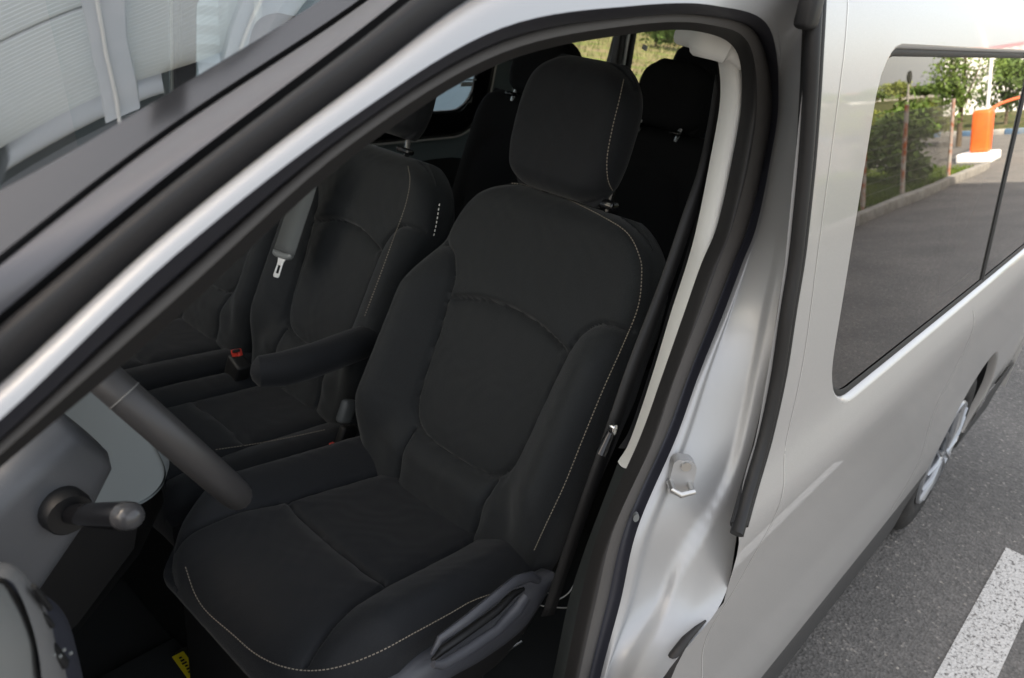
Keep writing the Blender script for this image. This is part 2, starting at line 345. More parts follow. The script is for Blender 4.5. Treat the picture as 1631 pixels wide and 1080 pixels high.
def wind_rows(ys_of): return [[wind(P, y) for y in ys_of(i, P)] for i, P in enumerate(cM1)]
def grid_mesh(name, rows, m, parent):
    n = len(rows); k = len(rows[0]); return mesh(name, [p for r in rows for p in r], [(i*k+j, i*k+j+1, (i+1)*k+j+1, (i+1)*k+j) for i in range(n-1) for j in range(k-1)], m, parent)
fw = lambda i: .018+.035*math.exp(-((i/m_)/1.2)**2)                                # frit is wider at the foot of the pillar
grid_mesh('windscreen_frit', wind_rows(lambda i, P: np.linspace(P[1], P[1]+fw(i), 6)), FRIT, VAN)
grid_mesh('windscreen', wind_rows(lambda i, P: np.linspace(P[1]+fw(i), 2*YC-P[1], 30)), GLASS_W, VAN)
# ------------------------------------------------------------------ side panel with window, wheel arch and roof
WX, WZ, WR = 3.0, .345, .343
fr = [on_side(u, v) for u, v in W0[8:17]]
edge = [(p[0], p[2]) for p in fr]                                                # front edge, going down
edge = [(edge[0][0]-.01, 1.90), (edge[0][0]-.003, 1.84)]+edge
lowfront = on_side(1120, 1085)
edge = edge[:-1]+[(lambda p: (p[0], p[2]))(on_side(u, v)) for u, v in [(1152, 962), (1104, 1010), (1066, 1082), (1020, 1190), (985, 1300)]]; edge += [(edge[-1][0]-.02, .45)]
arch = [(WX+.415*math.cos(a), WZ+.415*math.sin(a)) for a in np.linspace(math.radians(166), math.radians(14), 30)]
outline = edge+[(WX-.43, .45)]+arch+[(WX+.43, .45), (3.86, .45), (3.93, .40), (3.95, 1.0), (3.93, 1.90)]
wx0 = 1.255; WIN = rrect(1.205, 3.62, 1.172, 1.748, [.06, .06, .075, .12], 10)
sf = lambda x, z: (x, float(side_y(z, x)), z)
PANEL = sheet(outline, [WIN], sf, .028, PAINT, 'side_panel', VAN)
# window flange: the rounded return of the opening
wl = resample(np.vstack([WIN, WIN[:1]]), .02); cx = wl.mean(0)
def inset(l, d):
    T = np.roll(l[:-1], -1, 0)-np.roll(l[:-1], 1, 0); T /= np.linalg.norm(T, axis=1)[:, None]; N = np.stack([-T[:, 1], T[:, 0]], 1); q = l[:-1]+N*d
    return np.vstack([q, q[:1]])
sg = 1 if inside(inset(wl, .01)[:1], WIN)[0] else -1
rows = []
for d, dep in [(0, 0), (.003, .0008), (.006, .003), (.008, .007), (.0085, .013)]:
    l = inset(wl, sg*d); rows.append([np.array(sf(*p))+[0, dep, 0] for p in l])
grid_mesh('window_flange', rows, PAINT, VAN)
rows = []
for d, dep in [(.0082, .009), (.013, .008), (.019, .0105)]:
    l = inset(wl, sg*d); rows.append([np.array(sf(*p))+[0, dep, 0] for p in l])
grid_mesh('window_seal', rows, RUBBER, VAN)
gl = inset(wl, sg*.012)[:-1]; XD = 2.30
gy = lambda x, z: (x, .0125+.131*(z-1.17)+float(side_y(1.5, x)-side_y(1.5, 1.9)), z)
def clipx(l, a, b): return [(min(max(x, a), b), z) for x, z in l]
sheet(clipx(gl, 0, XD-.012), [], gy, .05, GLASS_T, 'window_pane', VAN)
sheet(clipx(gl, XD+.012, 9), [], gy, .05, GLASS_T, 'window_pane', VAN)
MB().tube([np.array(gy(XD, z))+[0, -.001, 0] for z in np.linspace(1.188, 1.735, 14)], .0125, 6, flat=.35, up=(1, 0, 0)).build('window_divider', RUBBER, VAN)
# frame of the sliding inner pane, seen through the glass
mb = MB(); q = [(1.90, 1.735), (1.93, 1.64), (1.91, 1.40), (1.895, 1.26), (1.915, 1.225), (1.98, 1.22), (2.28, 1.22)]
mb.tube([np.array(gy(*p))+[0, .012, 0] for p in resample(q, .03)], .004, 6); mb.build('sliding_pane_frame', BLACK, VAN)
# fine shut lines
def groove(name, pts, w, d, m):
    P = resample(np.array(pts), .02); mb = MB(); A = []; B = []
    for i, (x, z) in enumerate(P):
        T = P[min(i+1, len(P)-1)]-P[max(i-1, 0)]; T = T/np.linalg.norm(T); n = np.array([-T[1], T[0]])
        A.append(np.array(sf(x-n[0]*w, z-n[1]*w))+[0, -.0006, 0]); B.append(np.array(sf(x+n[0]*w, z+n[1]*w))+[0, -.0006, 0])
    k = len(A); mb.add(A+B, [(i, i+1, k+i+1, k+i) for i in range(k-1)]); mb.build(name, m, PANEL)
xz = lambda u, v: (lambda p: (p[0], p[2]))(on_side(u, v))
SHUT = mat('shut_line', (.30, .28, .26), .5); SHUTL = mat('seam_edge', (.74, .73, .70), .3, .5)
groove('shut_line', cr([xz(*p) for p in [(1351, -10), (1335, 160), (1303, 400), (1275, 600), (1243, 800), (1175, 930), (1124, 1018), (1118, 1085)]], 6), .0012, 0, SHUTL)
groove('shut_line', cr([xz(*p) for p in [(1550, 495), (1535, 560), (1490, 650), (1466, 730), (1420, 812)]], 6), .0018, 0, SHUTL)
# double rubber strip at the front edge of the panel
R0 = [(1297, -40), (1295, 20), (1292, 80), (1288, 160), (1281, 260), (1271, 360), (1264, 420), (1251, 500), (1236, 600), (1214, 700), (1191, 780), (1174, 841)]
ctr = cr([on_side(u, v)+[0, -.002, 0] for u, v in R0], 6)
STRIPM = mat('strip_rubber', (.010, .010, .0105), .5, spec=.4, bump=(200, .2, .001))
for off, r in ((-.0125, .0095), (.0125, .008)): MB().tube([p+np.array([off, -.004 if off < 0 else 0, 0]) for p in ctr], r, 12, up=(1, 0, 0)).build('rubber_strip', STRIPM, VAN)
MB().tube([p+np.array([.001, .004, 0]) for p in ctr], .016, 8, flat=.5, up=(1, 0, 0)).build('rubber_strip_base', BLACK, VAN)
MB().box(on_side(1281, 12)+[-.004, -.008, 0], (.028, .022, .045), bev=.007).build('strip_end_cap', BLACK, VAN)
# dark grey sill band below the side panel, and rocker
rows = [[np.array([x, float(np.interp(z, [.16, .20, .30, .44, .455], [.07, .034, .024, .003, .006])), z]) for z in (.14, .17, .20, .235, .27, .32, .37, .42, .44, .455)] for x in np.linspace(-.1, WX-.40, 40)]
grid_mesh('sill_band', rows, SILL, VAN)
rows = [[np.array([x, float(np.interp(z, [.16, .20, .30, .44, .455], [.07, .034, .024, .003, .006])), z]) for z in (.17, .20, .235, .27, .32, .37, .42, .44, .455)] for x in np.linspace(WX+.40, 3.93, 12)]
grid_mesh('rear_sill_band', rows, SILL, VAN)
MB().tube([on_side(u, v)+np.array([-.004, -.004, 0]) for u, v in [(1122, 984), (1108, 996), (1090, 1014), (1072, 1040), (1056, 1075), (1040, 1115), (1010, 1190)]], [.0015, .004, .006, .008, .009, .009, .009], 10).build('rocker_seal', RUBBER, VAN)
# wheel arch lip, liner, wheel
rows = []
for dr, dy in [(.0, 0), (-.006, .002), (-.010, .008), (-.012, .03), (-.012, .25)]:
    rows.append([np.array([WX+(.415+dr)*math.cos(a), float(side_y(WZ+.415*math.sin(a), WX))+dy, WZ+(.415+dr)*math.sin(a)]) for a in np.linspace(math.radians(190), math.radians(-10), 40)])
grid_mesh('wheel_arch', rows[:4], PAINT, VAN); grid_mesh('arch_liner', rows[3:], BLACK, VAN)
def wheel(x, name):
    c = (x, .034, WZ)
    t = MB().lathe([(.205, .02), (.22, .0), (.245, -.006), (.275, -.008), (.30, -.004), (.322, .006), (.336, .022), (.341, .045), (.343, .11), (.341, .17), (.33, .2), (.26, .215), (.2, .21)], c, n=72).build(name, TYRE, VAN)
    tb = MB()
    for k in range(72):
        a = 2*math.pi*k/72
        for yy, s in ((.05, 1), (.09, -1), (.13, 1), (.165, -1)):
            tb.box((x+.3425*math.cos(a+s*.02), c[1]+yy, WZ+.3425*math.sin(a+s*.02)), (.006, .026, .018), Matrix.Rotation(-a, 3, 'Y'))
    tag(tb.build('tread_blocks', TYRE, t, False), kind='stuff')
    MB().lathe([(.212, -.002), (.208, -.010), (.200, -.012), (.194, -.004), (.190, .012), (.185, .06), (.10, .075), (.0, .075)], c, n=72).build('rim', HUB, t)
    sp = MB()
    for k in range(7):
        a = 2*math.pi*k/7+.25
        for s in (-1, 1):
            p0 = (.03, s*.012); p1 = (.12, s*(.018)); p2 = (.196, s*.050)
            pts = [np.array([x+r*math.cos(a+t/r*1.0), c[1]+yy, WZ+r*math.sin(a+t/r*1.0)]) for (r, t), yy in zip((p0, p1, p2), (-.002, -.010, -.004))]
            sp.tube(pts, [.016, .014, .012], 8, flat=.5, up=(0, 1, 0))
    sp.build('hubcap_spokes', HUB, t)
    MB().lathe([(.0, -.016), (.022, -.015), (.034, -.010), (.038, 0), (.038, .04)], c, n=32).build('hub_cap', HUB, t)
    return t
wheel(WX, 'rear_wheel')
# roof, far side, tail, floor
def roof_y(x): return np.array([.145, .205, .30, .45, .70, YC])
ry = [float(side_y(1.895)), .150, .20, .29, .45, .70, YC]; rz = [1.897, 1.914, 1.947, 1.968, 1.982, 1.990, 1.994]
prof = list(zip(ry, rz))+[(2*YC-y, z) for y, z in list(zip(ry, rz))[::-1][1:]]
rows = []
for x in np.linspace(.62, 3.95, 40):
    dz = -.10*math.exp(-(x-.62)/.10)*.6; rows.append([np.array([x, y, z+dz]) for y, z in prof])
grid_mesh('roof', rows, PAINT, VAN)
hd = [[np.array([x, y, 1.86+.05*math.sin(math.pi*(y-.15)/1.63)]) for y in np.linspace(.15, 1.78, 14)] for x in np.linspace(.60, 3.85, 20)]
grid_mesh('headliner', hd, TRIM, VAN)
# header between white strip and roof
ctop = cr(rW0[4:9], 8); rows = []
for p in ctop:
    q = np.array([max(p[0], .5), .16, 1.905]); rows.append([p*(1-t)+q*t+np.array([0, -.02*math.sin(math.pi*t), .01*math.sin(math.pi*t)]) for t in np.linspace(0, 1, 7)])
grid_mesh('roof_rail', rows, PAINT, VAN)
fy = lambda z: 2*YC-float(side_y(z))
FW = [rrect(.95, 2.36, 1.19, 1.75, [.14, .10, .10, .10]), rrect(2.56, 3.13, 1.22, 1.75, .06), rrect(3.23, 3.84, 1.22, 1.75, .06)]
outl = [(-.2, .30), (3.93, .30), (3.95, 1.0), (3.93, 1.897), (.55, 1.897), (.2, 1.62), (-.2, 1.40)]
FAR = sheet(outl, FW, lambda x, z: (x, fy(z), z), .06, PAINT, 'far_side_panel', VAN)
INNER = mat('inner_steel', (.30, .36, .36), .35, .3, coat=.5)
inn = sheet([(.9, .52), (3.9, .52), (3.9, 1.85), (.72, 1.85)], [rrect(1.05, 2.33, 1.18, 1.72, [.16, .10, .10, .10]), rrect(2.56, 3.13, 1.22, 1.75, .06), rrect(3.23, 3.84, 1.22, 1.75, .06)], lambda x, z: (x, fy(z)-.035-.02*math.exp(-((z-1.06)/.05)**2), z), .05, INNER, 'inner_side_panel', VAN)
sheet([(.9, .52), (3.9, .52), (3.9, 1.08), (2.3, 1.08), (2.16, 1.10), (1.3, 1.08), (.9, 1.08)], [], lambda x, z: (x, fy(z)-.062, z), .08, BLACK, 'lower_trim_panel', VAN)
fo = rrect(1.05, 2.335, 1.178, 1.72, [.17, .10, .10, .10]); fi = rrect(1.12, 2.235, 1.285, 1.66, [.09, .06, .06, .06])
sheet(fo, [fi], lambda x, z: (x, fy(z)-.043, z), .03, BLACKG, 'window_frame', VAN, .012)
mb = MB(); l = resample(np.vstack([fo, fo[:1]]), .02); mb.tube([(x, fy(z)-.05, z) for x, z in l], .0045, 6, cap=False); mb.build('window_piping', mat('pale_piping', (.55, .54, .5), .5), VAN)
for h in FW: sheet(inset(resample(np.vstack([h, h[:1]]), .03), 0)[:-1], [], lambda x, z: (x, fy(z)-.012, z), .08, GLASS_C, 'window_pane', VAN)
mb = MB(); mb.box((3.18, fy(1.48)-.05, 1.48), (.022, .03, .62), bev=.005); mb.build('window_pillar_trim', mat('bright_pillar', (.55, .57, .58), .3, .5), VAN)
for dx in (-.045, .045): MB().box((3.18+dx, fy(1.48)-.045, 1.48), (.04, .04, .62), bev=.008).build('window_pillar_rubber', BLACK, VAN)
MB().box((2.46, fy(1.55)-.06, 1.56), (.075, .03, .46), bev=.012).build('side_pillar', INNER, VAN)
tail = sheet([(.0, .32), (1.93, .32), (1.93, 1.2), (1.78, 1.90), (.15, 1.90), (0, 1.2)], [rrect(.2, .93, 1.2, 1.75, .06), rrect(1.0, 1.73, 1.2, 1.75, .06)], lambda y, z: (3.94, y, z), .08, PAINT, 'tail_doors', VAN)
for y0, y1 in ((.2, .93), (1.0, 1.73)): sheet(rrect(y0, y1, 1.2, 1.75, .06), [], lambda y, z: (3.935, y, z), .1, GLASS_T, 'tail_window', VAN)
MB().box((1.85, .98, .47), (4.1, 1.78, .06)).build('floor', CARPET, VAN)
MB().box((-.32, .98, .8), (.06, 1.76, .8)).build('bulkhead', BLACK, VAN)
# inner lining of the near side, behind the B-pillar
sheet([(1.15, .5), (3.9, .5), (3.9, 1.85), (1.15, 1.85)], [rrect(1.26, 3.6, 1.17, 1.75, .07)], lambda x, z: (x, float(side_y(z))+.055, z), .06, BLACK, 'near_side_lining', VAN)
# B-pillar trim (pale), lower trim (dark)
TL = [(1122, 56), (1142, 90), (1147, 160), (1130, 260), (1110, 360), (1094, 420), (1068, 500), (1038, 600), (1004, 700), (984, 735)]
TR = [(1172, 70), (1178, 95), (1183, 160), (1167, 260), (1144, 360), (1119, 420), (1092, 500), (1057, 600), (1021, 700), (1005, 742)]
cTL = cr([on_tilt(u, v, .165) for u, v in TL], 6); cTR = cr([on_tilt(u, v, .13) for u, v in TR], 6)
sweep('pillar_trim', cTL, cTR, lambda u, i: .012*math.sin(math.pi*u)**.7, TRIM, VAN, (-.8, -.5, 0), 11)
TL2 = [(984, 738), (960, 800), (930, 880), (905, 960), (880, 1080), (840, 1250)]; TR2 = [(1005, 745), (985, 800), (950, 880), (925, 960), (900, 1080), (865, 1250)]
sweep('lower_pillar_trim', cr([on_tilt(u, v, .17) for u, v in TL2], 6), cr([on_tilt(u, v, .132) for u, v in TR2], 6), lambda u, i: .010*math.sin(math.pi*u)**.7, mat('dark_trim', (.022, .026, .026), .6), VAN, (-.8, -.5, 0), 9)
# back of the B-pillar (so that no light leaks) and the sill plate
sweep('pillar_core', cTL[::1]+[.03, .02, 0], cTL+[.16, -.10, 0], lambda u, i: 0, BLACK, VAN, (0, 1, 0), 3)
MB().tube(cr([on_y(1190, 92, .19), on_y(1170, 76, .20), on_y(1150, 68, .215), on_y(1125, 62, .235), on_y(1108, 58, .26), on_y(1085, 52, .30)], 6), [.018]*8+[.024]*14+[.016]*9, 14, flat=.6, up=(0, 0, 1)).build('header_trim', TRIM, VAN)
MB().box((.40, .15, .50), (1.2, .14, .05), bev=.012).build('sill_plate', BLACK, VAN)
# striker, plug
pc = on_tilt(1087, 757, .062); Nj = np.array([-.70, -.71, 0.]); Nj /= np.linalg.norm(Nj); Uj = np.cross([0, 0, 1], Nj); Uj /= np.linalg.norm(Uj); Zj = np.array([0, 0, 1.])
pl_ = rrect(-.017, .017, -.030, .026, [.008, .016, .008, .008], 5)
stk = MB().prism(pl_, Uj, Zj, Nj, pc-Nj*.014, .017).build('striker', JAMB_P, JAMB, False)
mb = MB(); mb.tube([pc+Uj*.012+Zj*-.012, pc+Uj*.012+Zj*-.012+Nj*.02, pc-Uj*.006+Zj*-.014+Nj*.026, pc-Uj*.016+Zj*-.012+Nj*.02, pc-Uj*.016+Zj*-.012], .0045, 10); mb.build('striker_loop', ZINC, JAMB)
mb = MB(); c2 = pc+Zj*.018+Nj*.003; mb.prism([(.007*math.cos(a), .007*math.sin(a)) for a in np.linspace(0, 2*math.pi, 12, endpoint=False)], Uj, Zj, Nj, c2, .004); mb.build('bolt', ZINC, JAMB)
mb = MB(); c3 = on_tilt(1013, 824, .090); mb.prism([(.004*math.cos(a), .0065*math.sin(a)) for a in np.linspace(0, 2*math.pi, 16, endpoint=False)], Uj, Zj, Nj, c3-Nj*.004, .006); mb.build('plug', GREYP, JAMB)
# bonnet and front wing beyond the left of the picture
rows = []
for x in np.linspace(-1.15, -.25, 14):
    t = (x+1.15)/.9; rows.append([np.array([x, y, .80+.36*t**.7+.03*math.sin(math.pi*y/1.93)-(.25*(1-min(1, abs(min(y, 1.93-y))/.12))**2)]) for y in np.linspace(.03, 1.90, 24)])
grid_mesh('bonnet', rows, PAINT, VAN)
farch = [(-.55+.40*math.cos(a), WZ+.40*math.sin(a)) for a in np.linspace(math.radians(188), math.radians(-8), 24)]
sheet([(-1.1, .28)]+farch+[(-.13, .28), (-.13, 1.12), (-.3, 1.10), (-1.15, .72)], [], sf, .06, PAINT, 'front_wing', VAN)
wheel(-.55, 'front_wheel')
# ------------------------------------------------------------------ dashboard, column, wheel
dp = [(-.28, 1.16), (-.05, 1.26), (.04, 1.275), (.10, 1.25), (.115, 1.19), (.10, 1.10), (.07, .98), (.02, .85), (-.2, .75)]
dpc = cr([(x, 0, z) for x, z in dp], 5)
DB = grid_mesh('dashboard', [[np.array([p[0]+.02*math.sin(math.pi*(y-.15)/1.65), y, p[2]]) for p in dpc] for y in np.linspace(.20, 1.80, 30)], DASH, VAN)
# centre stack, pale lower half
cs = [(.10, 1.265), (.27, 1.25), (.40, 1.19), (.465, 1.11), (.495, 1.03), (.50, .985), (.475, .958), (.42, .95)]
csc = cr([(x, 0, z) for x, z in cs], 5)
def yoff(y): return -.05*abs((y-1.0)/.26)**5
grid_mesh('centre_stack', [[np.array([p[0]+yoff(y)*min(1, (p[0]-.1)/.2), y, p[2]]) for p in csc] for y in np.linspace(.745, 1.25, 24)], DASHL, DB)
grid_mesh('centre_stack_base', [[np.array([p[0]+.012+yoff(y), y, p[1]]) for p in [(.475, .972), (.478, .935), (.43, .85), (.32, .75), (.1, .66)]] for y in np.linspace(.755, 1.25, 14)], BLACK, DB)
MB().prism([(p[0]-.003+yoff(.75), p[2]) for p in csc]+[(.1, .95)], (1, 0, 0), (0, 0, 1), (0, 1, 0), (0, .752, 0), .012).build('centre_stack_side', DASHL, DB, False)
MB().prism([(.42, .948), (.40, .86), (.30, .76), (.1, .66), (.1, .948)], (1, 0, 0), (0, 0, 1), (0, 1, 0), (0, .762, 0), .012).build('centre_stack_lower_side', BLACK, DB, False)
MB().tube([on_y(128, 640, .95), on_y(160, 660, .95), on_y(190, 668, .95)], .006, 8).build('stack_trim', CHROME, DB)
wn = np.array([.838, 0, .545]); wn /= np.linalg.norm(wn); wc = np.array([.305, .49, 1.3105]); we = np.array([0, 1., 0]); wg = np.cross(wn, we)
ring = [wc+.172*(we*math.cos(a)+wg*math.sin(a)) for a in np.linspace(0, 2*math.pi, 97)]
SW = MB().tube(ring, .0165, 14, cap=False, up=wn).build('steering_wheel', WHEELL, VAN)
for a in (0, math.pi, -math.pi/2): MB().tube([wc-wn*.003+.03*(we*math.cos(a)+wg*math.sin(a)), wc-wn*.002+.10*(we*math.cos(a)+wg*math.sin(a)), wc+.168*(we*math.cos(a)+wg*math.sin(a))], [.03, .022, .014], 10, flat=.3, up=np.cross(wn, we*math.cos(a)+wg*math.sin(a))).build('wheel_spoke', BLACK, SW)
MB().lathe([(0, .008), (.04, .006), (.052, .0), (.048, -.008)], (0, 0, 0), 'z', 28).build('airbag_cover', BLACK, SW).matrix_local = Matrix.Translation(Vector(wc+wn*.002)) @ Vector(wn).to_track_quat('Z', 'X').to_matrix().to_4x4()
def project(p): q = AX.T @ (np.array(p)-CAM); return np.array([PW/2+FPX*q[0]/q[2], PH/2+FPX*q[1]/q[2], q[2]])
k_ = min(range(96), key=lambda i: np.hypot(*(project(ring[i])[:2]-[195, 645]))+300*project(ring[i])[2])
t_ = (ring[k_+1]-ring[k_-1]); t_ /= np.linalg.norm(t_); r_ = np.cross(t_, wn)
MB().tube([ring[k_]+.0167*(wn*math.cos(a)+r_*math.sin(a)) for a in np.linspace(0, 2*math.pi, 25)], .0007, 6, cap=False).build('rim_seam', mat('seam_grey', (.13, .13, .13), .5), SW)
# column shroud: tapered rounded box along the column axis
def loftbox(name, secs, m, parent):
    rows = []
    for (c, hy, hz, r) in secs:
        rows.append([np.array(c)+we*a+wg*b for a, b in rrect(-hy, hy, -hz, hz, r, 6)])
    k = len(rows[0]); n = len(rows)
    fs = [(i*k+j, i*k+(j+1) % k, (i+1)*k+(j+1) % k, (i+1)*k+j) for i in range(n-1) for j in range(k)]+[tuple(range(k)), tuple(range((n-1)*k, n*k))]
    return mesh(name, [p for r in rows for p in r], fs, m, parent, sharp=50)
ca = wc-wn*.055
CO = loftbox('steering_column', [(ca, .034, .034, .025), (ca-wn*.01, .046, .046, .028), (ca-wn*.07-wg*.006, .058, .060, .03), (ca-wn*.16-wg*.012, .068, .072, .03), (ca-wn*.26-wg*.02, .074, .08, .03)], DASH, VAN)
st0 = on_y(112, 820, .415)
MB().tube([st0+[-.002, .03, -.004], st0+[0, .004, 0], st0+[.0, -.001, .0], st0+[.0, -.001, .0]], [.025, .024, .022, .012], 20).build('stalk_boss', BLACK, CO)
stt = on_y(212, 822, .315)
STK = MB().tube([st0+[0, .01, -.004], st0*.55+stt*.45, st0*.14+stt*.86], [.0105, .0125, .014], 14).build('indicator_stalk', BLACKG, CO)
d = (stt-st0)/np.linalg.norm(stt-st0)
MB().tube([st0*.16+stt*.84, st0*.12+stt*.88, st0*.03+stt*.97, stt+d*.002, stt+d*.006], [.0135, .0142, .0135, .011, .004], 16).build('stalk_end', mat('stalk_end_grey', (.05, .05, .053), .2), CO)
# left end of the dash: pale pod with vent slots and light switch
pod = [on_y(u, v, y) for u, v, y in [(-120, 915, .26), (-10, 915, .21), (30, 955, .19), (55, 1010, .175), (65, 1060, .17), (72, 1120, .165), (80, 1220, .165)]]
pod2 = [on_y(u, v, y) for u, v, y in [(-120, 1000, .10), (-60, 1000, .10), (-45, 1030, .10), (-40, 1060, .10), (-40, 1090, .10), (-40, 1140, .10), (-40, 1240, .10)]]
PODM = mat('pale_pod', (.20, .205, .20), .5)
POD = sweep('dash_end', cr(pod, 6), cr(pod2, 6), lambda u, i: .006*math.sin(math.pi*u), PODM, VAN, (.6, -.2, .75), 12)
b0 = [on_y(u, v, y) for u, v, y in [(-30, 910, .225), (12, 920, .212), (45, 960, .20), (66, 1005, .188), (76, 1045, .182), (92, 1090, .178), (110, 1180, .178)]]
b1 = [on_y(u, v, y) for u, v, y in [(-40, 935, .19), (0, 942, .18), (20, 972, .17), (36, 1015, .16), (46, 1055, .155), (52, 1100, .15), (60, 1190, .15)]]
sweep('vent_bezel', cr(b1, 6), cr(b0, 6), lambda u, i: .010+.004*math.sin(math.pi*u), mat('bezel_grey', (.15, .15, .15), .4), POD, (.6, -.2, .75), 8)
for a, b, t in (((30, 962), (56, 995), .010), ((43, 1005), (60, 1022), .010), ((46, 1048), (78, 1080), .020)):
    p0 = on_y(*a, .178); p1 = on_y(*b, .178); q = np.array([.6, -.2, .75])*.016
    MB().tube([p0+q, (p0+p1)/2+q, p1+q], [t*.35, t*.5, t*.4], 10, flat=.5, up=(0, 1, 0)).build('vent_slot', BLACK, POD)
for u, v in ((74, 1067), (85, 1072), (58, 1076), (68, 1077)):
    MB().box(on_y(u, v, .168)+np.array([.012, -.004, .014]), (.0022, .0016, .0022), bev=.0004).build('switch_symbol', GREYP, POD)
# footwell, kick panel
NAVY = mat('kick_panel_plastic', (.022, .024, .034), .55)
kp = [on_y(u, v, y) for u, v, y in [(-60, 890, .30), (40, 945, .28), (95, 985, .27), (120, 1060, .26), (140, 1160, .25), (150, 1300, .25)]]
kp2 = [on_y(u, v, y) for u, v, y in [(-90, 960, .18), (0, 1000, .17), (40, 1040, .16), (60, 1090, .16), (80, 1190, .16), (90, 1330, .16)]]
sweep('kick_panel', cr(kp, 5), cr(kp2, 5), lambda u, i: .02*math.sin(math.pi*u), NAVY, DB, (.6, -.2, .75), 8)
MB().box((.27, .55, .515), (.62, .62, .02), bev=.006).build('floor_mat', CARPET, VAN)
MB().box((.02, .55, .68), (.05, .62, .36), Matrix.Rotation(-.5, 3, 'Y'), bev=.01).build('toe_board', CARPET, VAN)
for y in (.38, .52, .66): MB().box((.10, y, .66), (.02, .055, .08), Matrix.Rotation(-.5, 3, 'Y'), bev=.006).build('pedal', RUBBER, VAN)
# ------------------------------------------------------------------ seats
def pad_surface(hw, b0, b1, h, r, seams=(), sw=.0045, sdep=.0085, na=96, nb=130, rt=None, rb=None):
    """padded panel: a across, b along; returns a function (a,b)->height and the sampled grid"""
    rt = rt or r; rb = rb or r
    S_ = [resample(cr(np.array(s, float), 8), .004) for s in seams]; SP = np.vstack(S_) if S_ else None
    def H(a, b):
        a = np.asarray(a, float); b = np.asarray(b, float); W = hw(b)
        ds = W-np.abs(a); qs = np.clip(1-ds/r, 0, 1); qt = np.clip(1-(b1-b)/rt, 0, 1); qb = np.clip(1-(b-b0)/rb, 0, 1)
        q = np.minimum(1, np.sqrt(qs**2+qt**2+qb**2)); z = h(a, b)-r*(1-np.sqrt(np.maximum(0, 1-q*q)))+.0004*np.sin(37*a+9*np.sin(23*b)+3)*np.sin(29*b+7*np.sin(31*a))+.0003*np.sin(83*a+41*b)*np.sin(67*b-30*a+2)
        if SP is not None:
            f = np.stack([a.ravel(), b.ravel()], 1); dm = np.full(len(f), 9.)
            for ch in range(0, len(SP), 60):
                dm = np.minimum(dm, np.sqrt(((f[:, None]-SP[None, ch:ch+60])**2).sum(2)).min(1))
            dm = dm.reshape(a.shape); z = z-sdep*np.exp(-(dm/sw)**2)-sdep*.8*np.exp(-(dm/(sw*4.5))**2)
        return z
    t = np.linspace(-1, 1, na); us = np.sin(t*math.pi/2)*.45+t*.55
    t = np.linspace(0, 1, nb); vs = .5-.5*np.cos(math.pi*t); vs = vs*.4+t*.6
    B = b0+(b1-b0)*vs; A = hw(B)[:, None]*us[None, :]; BB = np.repeat(B[:, None], na, 1)
    return H, A, BB
def pad(name, O, Ad, Bd, Nd, hw, b0, b1, h, r, T, m, parent, seams=(), taper=.86, **k):
    O, Ad, Bd, Nd = (np.array(q, float) for q in (O, Ad, Bd, Nd)); H, A, B = pad_surface(hw, b0, b1, h, r, seams, **k); Z = H(A, B)
    F = O+A[..., None]*Ad+B[..., None]*Bd+Z[..., None]*Nd; nb, na = A.shape; vs = list(F.reshape(-1, 3)); fs = []
    for i in range(nb-1):
        for j in range(na-1): fs.append((i*na+j, i*na+j+1, (i+1)*na+j+1, (i+1)*na+j))
    bd = [j for j in range(na)]+[i*na+na-1 for i in range(1, nb)]+[(nb-1)*na+j for j in range(na-2, -1, -1)]+[i*na for i in range(nb-2, 0, -1)]
    P = np.array([vs[i] for i in bd]); cen = P.mean(0); prev = bd
    for (tt, sc) in ((.2, 1.008), (.5, 1.004), (.75, .98), (.92, .94), (1., taper)):
        base = (P-cen)*sc+cen; ref = (base-O)@Nd; newp = base-Nd[None]*(ref[:, None]*(tt*.6))-Nd*T*tt
        n0 = len(vs); vs += list(newp); cur = list(range(n0, n0+len(bd)))
        fs += [(prev[i], prev[(i+1) % len(bd)], cur[(i+1) % len(bd)], cur[i]) for i in range(len(bd))]; prev = cur
    fs.append(tuple(prev)); ob = mesh(name, vs, fs, m, parent, sharp=70)
    surf = lambda a, b: O+Ad*a+Bd*b+Nd*float(H(np.array([a]), np.array([b]))[0])
    return ob, surf
def sub(o, p): o.parent = p; o.matrix_parent_inverse = Matrix.Identity(4); return o
def stitch(name, P, parent, nrm, L=.0034, gap=.0022, w=.0009, lift=.0004, m=None):
    P = resample(P, L+gap); mb = MB(); nrm = np.array(nrm, float); nrm /= np.linalg.norm(nrm)
    for i in range(len(P)-1):
        t = P[i+1]-P[i]; t = t/np.linalg.norm(t); s = np.cross(t, nrm); s /= np.linalg.norm(s); n2 = np.cross(s, t); c = P[i]+n2*lift
        a, b = c-t*L/2, c+t*L/2
        mb.add([a-s*w, a+s*w, b+s*w, b-s*w, a+n2*w*1.2, b+n2*w*1.2], [(0, 1, 4), (2, 3, 5), (1, 2, 5, 4), (3, 0, 4, 5)])
    return tag(mb.build(name, m or THREAD, parent, False), kind='stuff')
AL = math.atan(.47)
def ss(e0, e1, x): t = np.clip((x-e0)/(e1-e0), 0, 1); return t*t*(3-2*t)
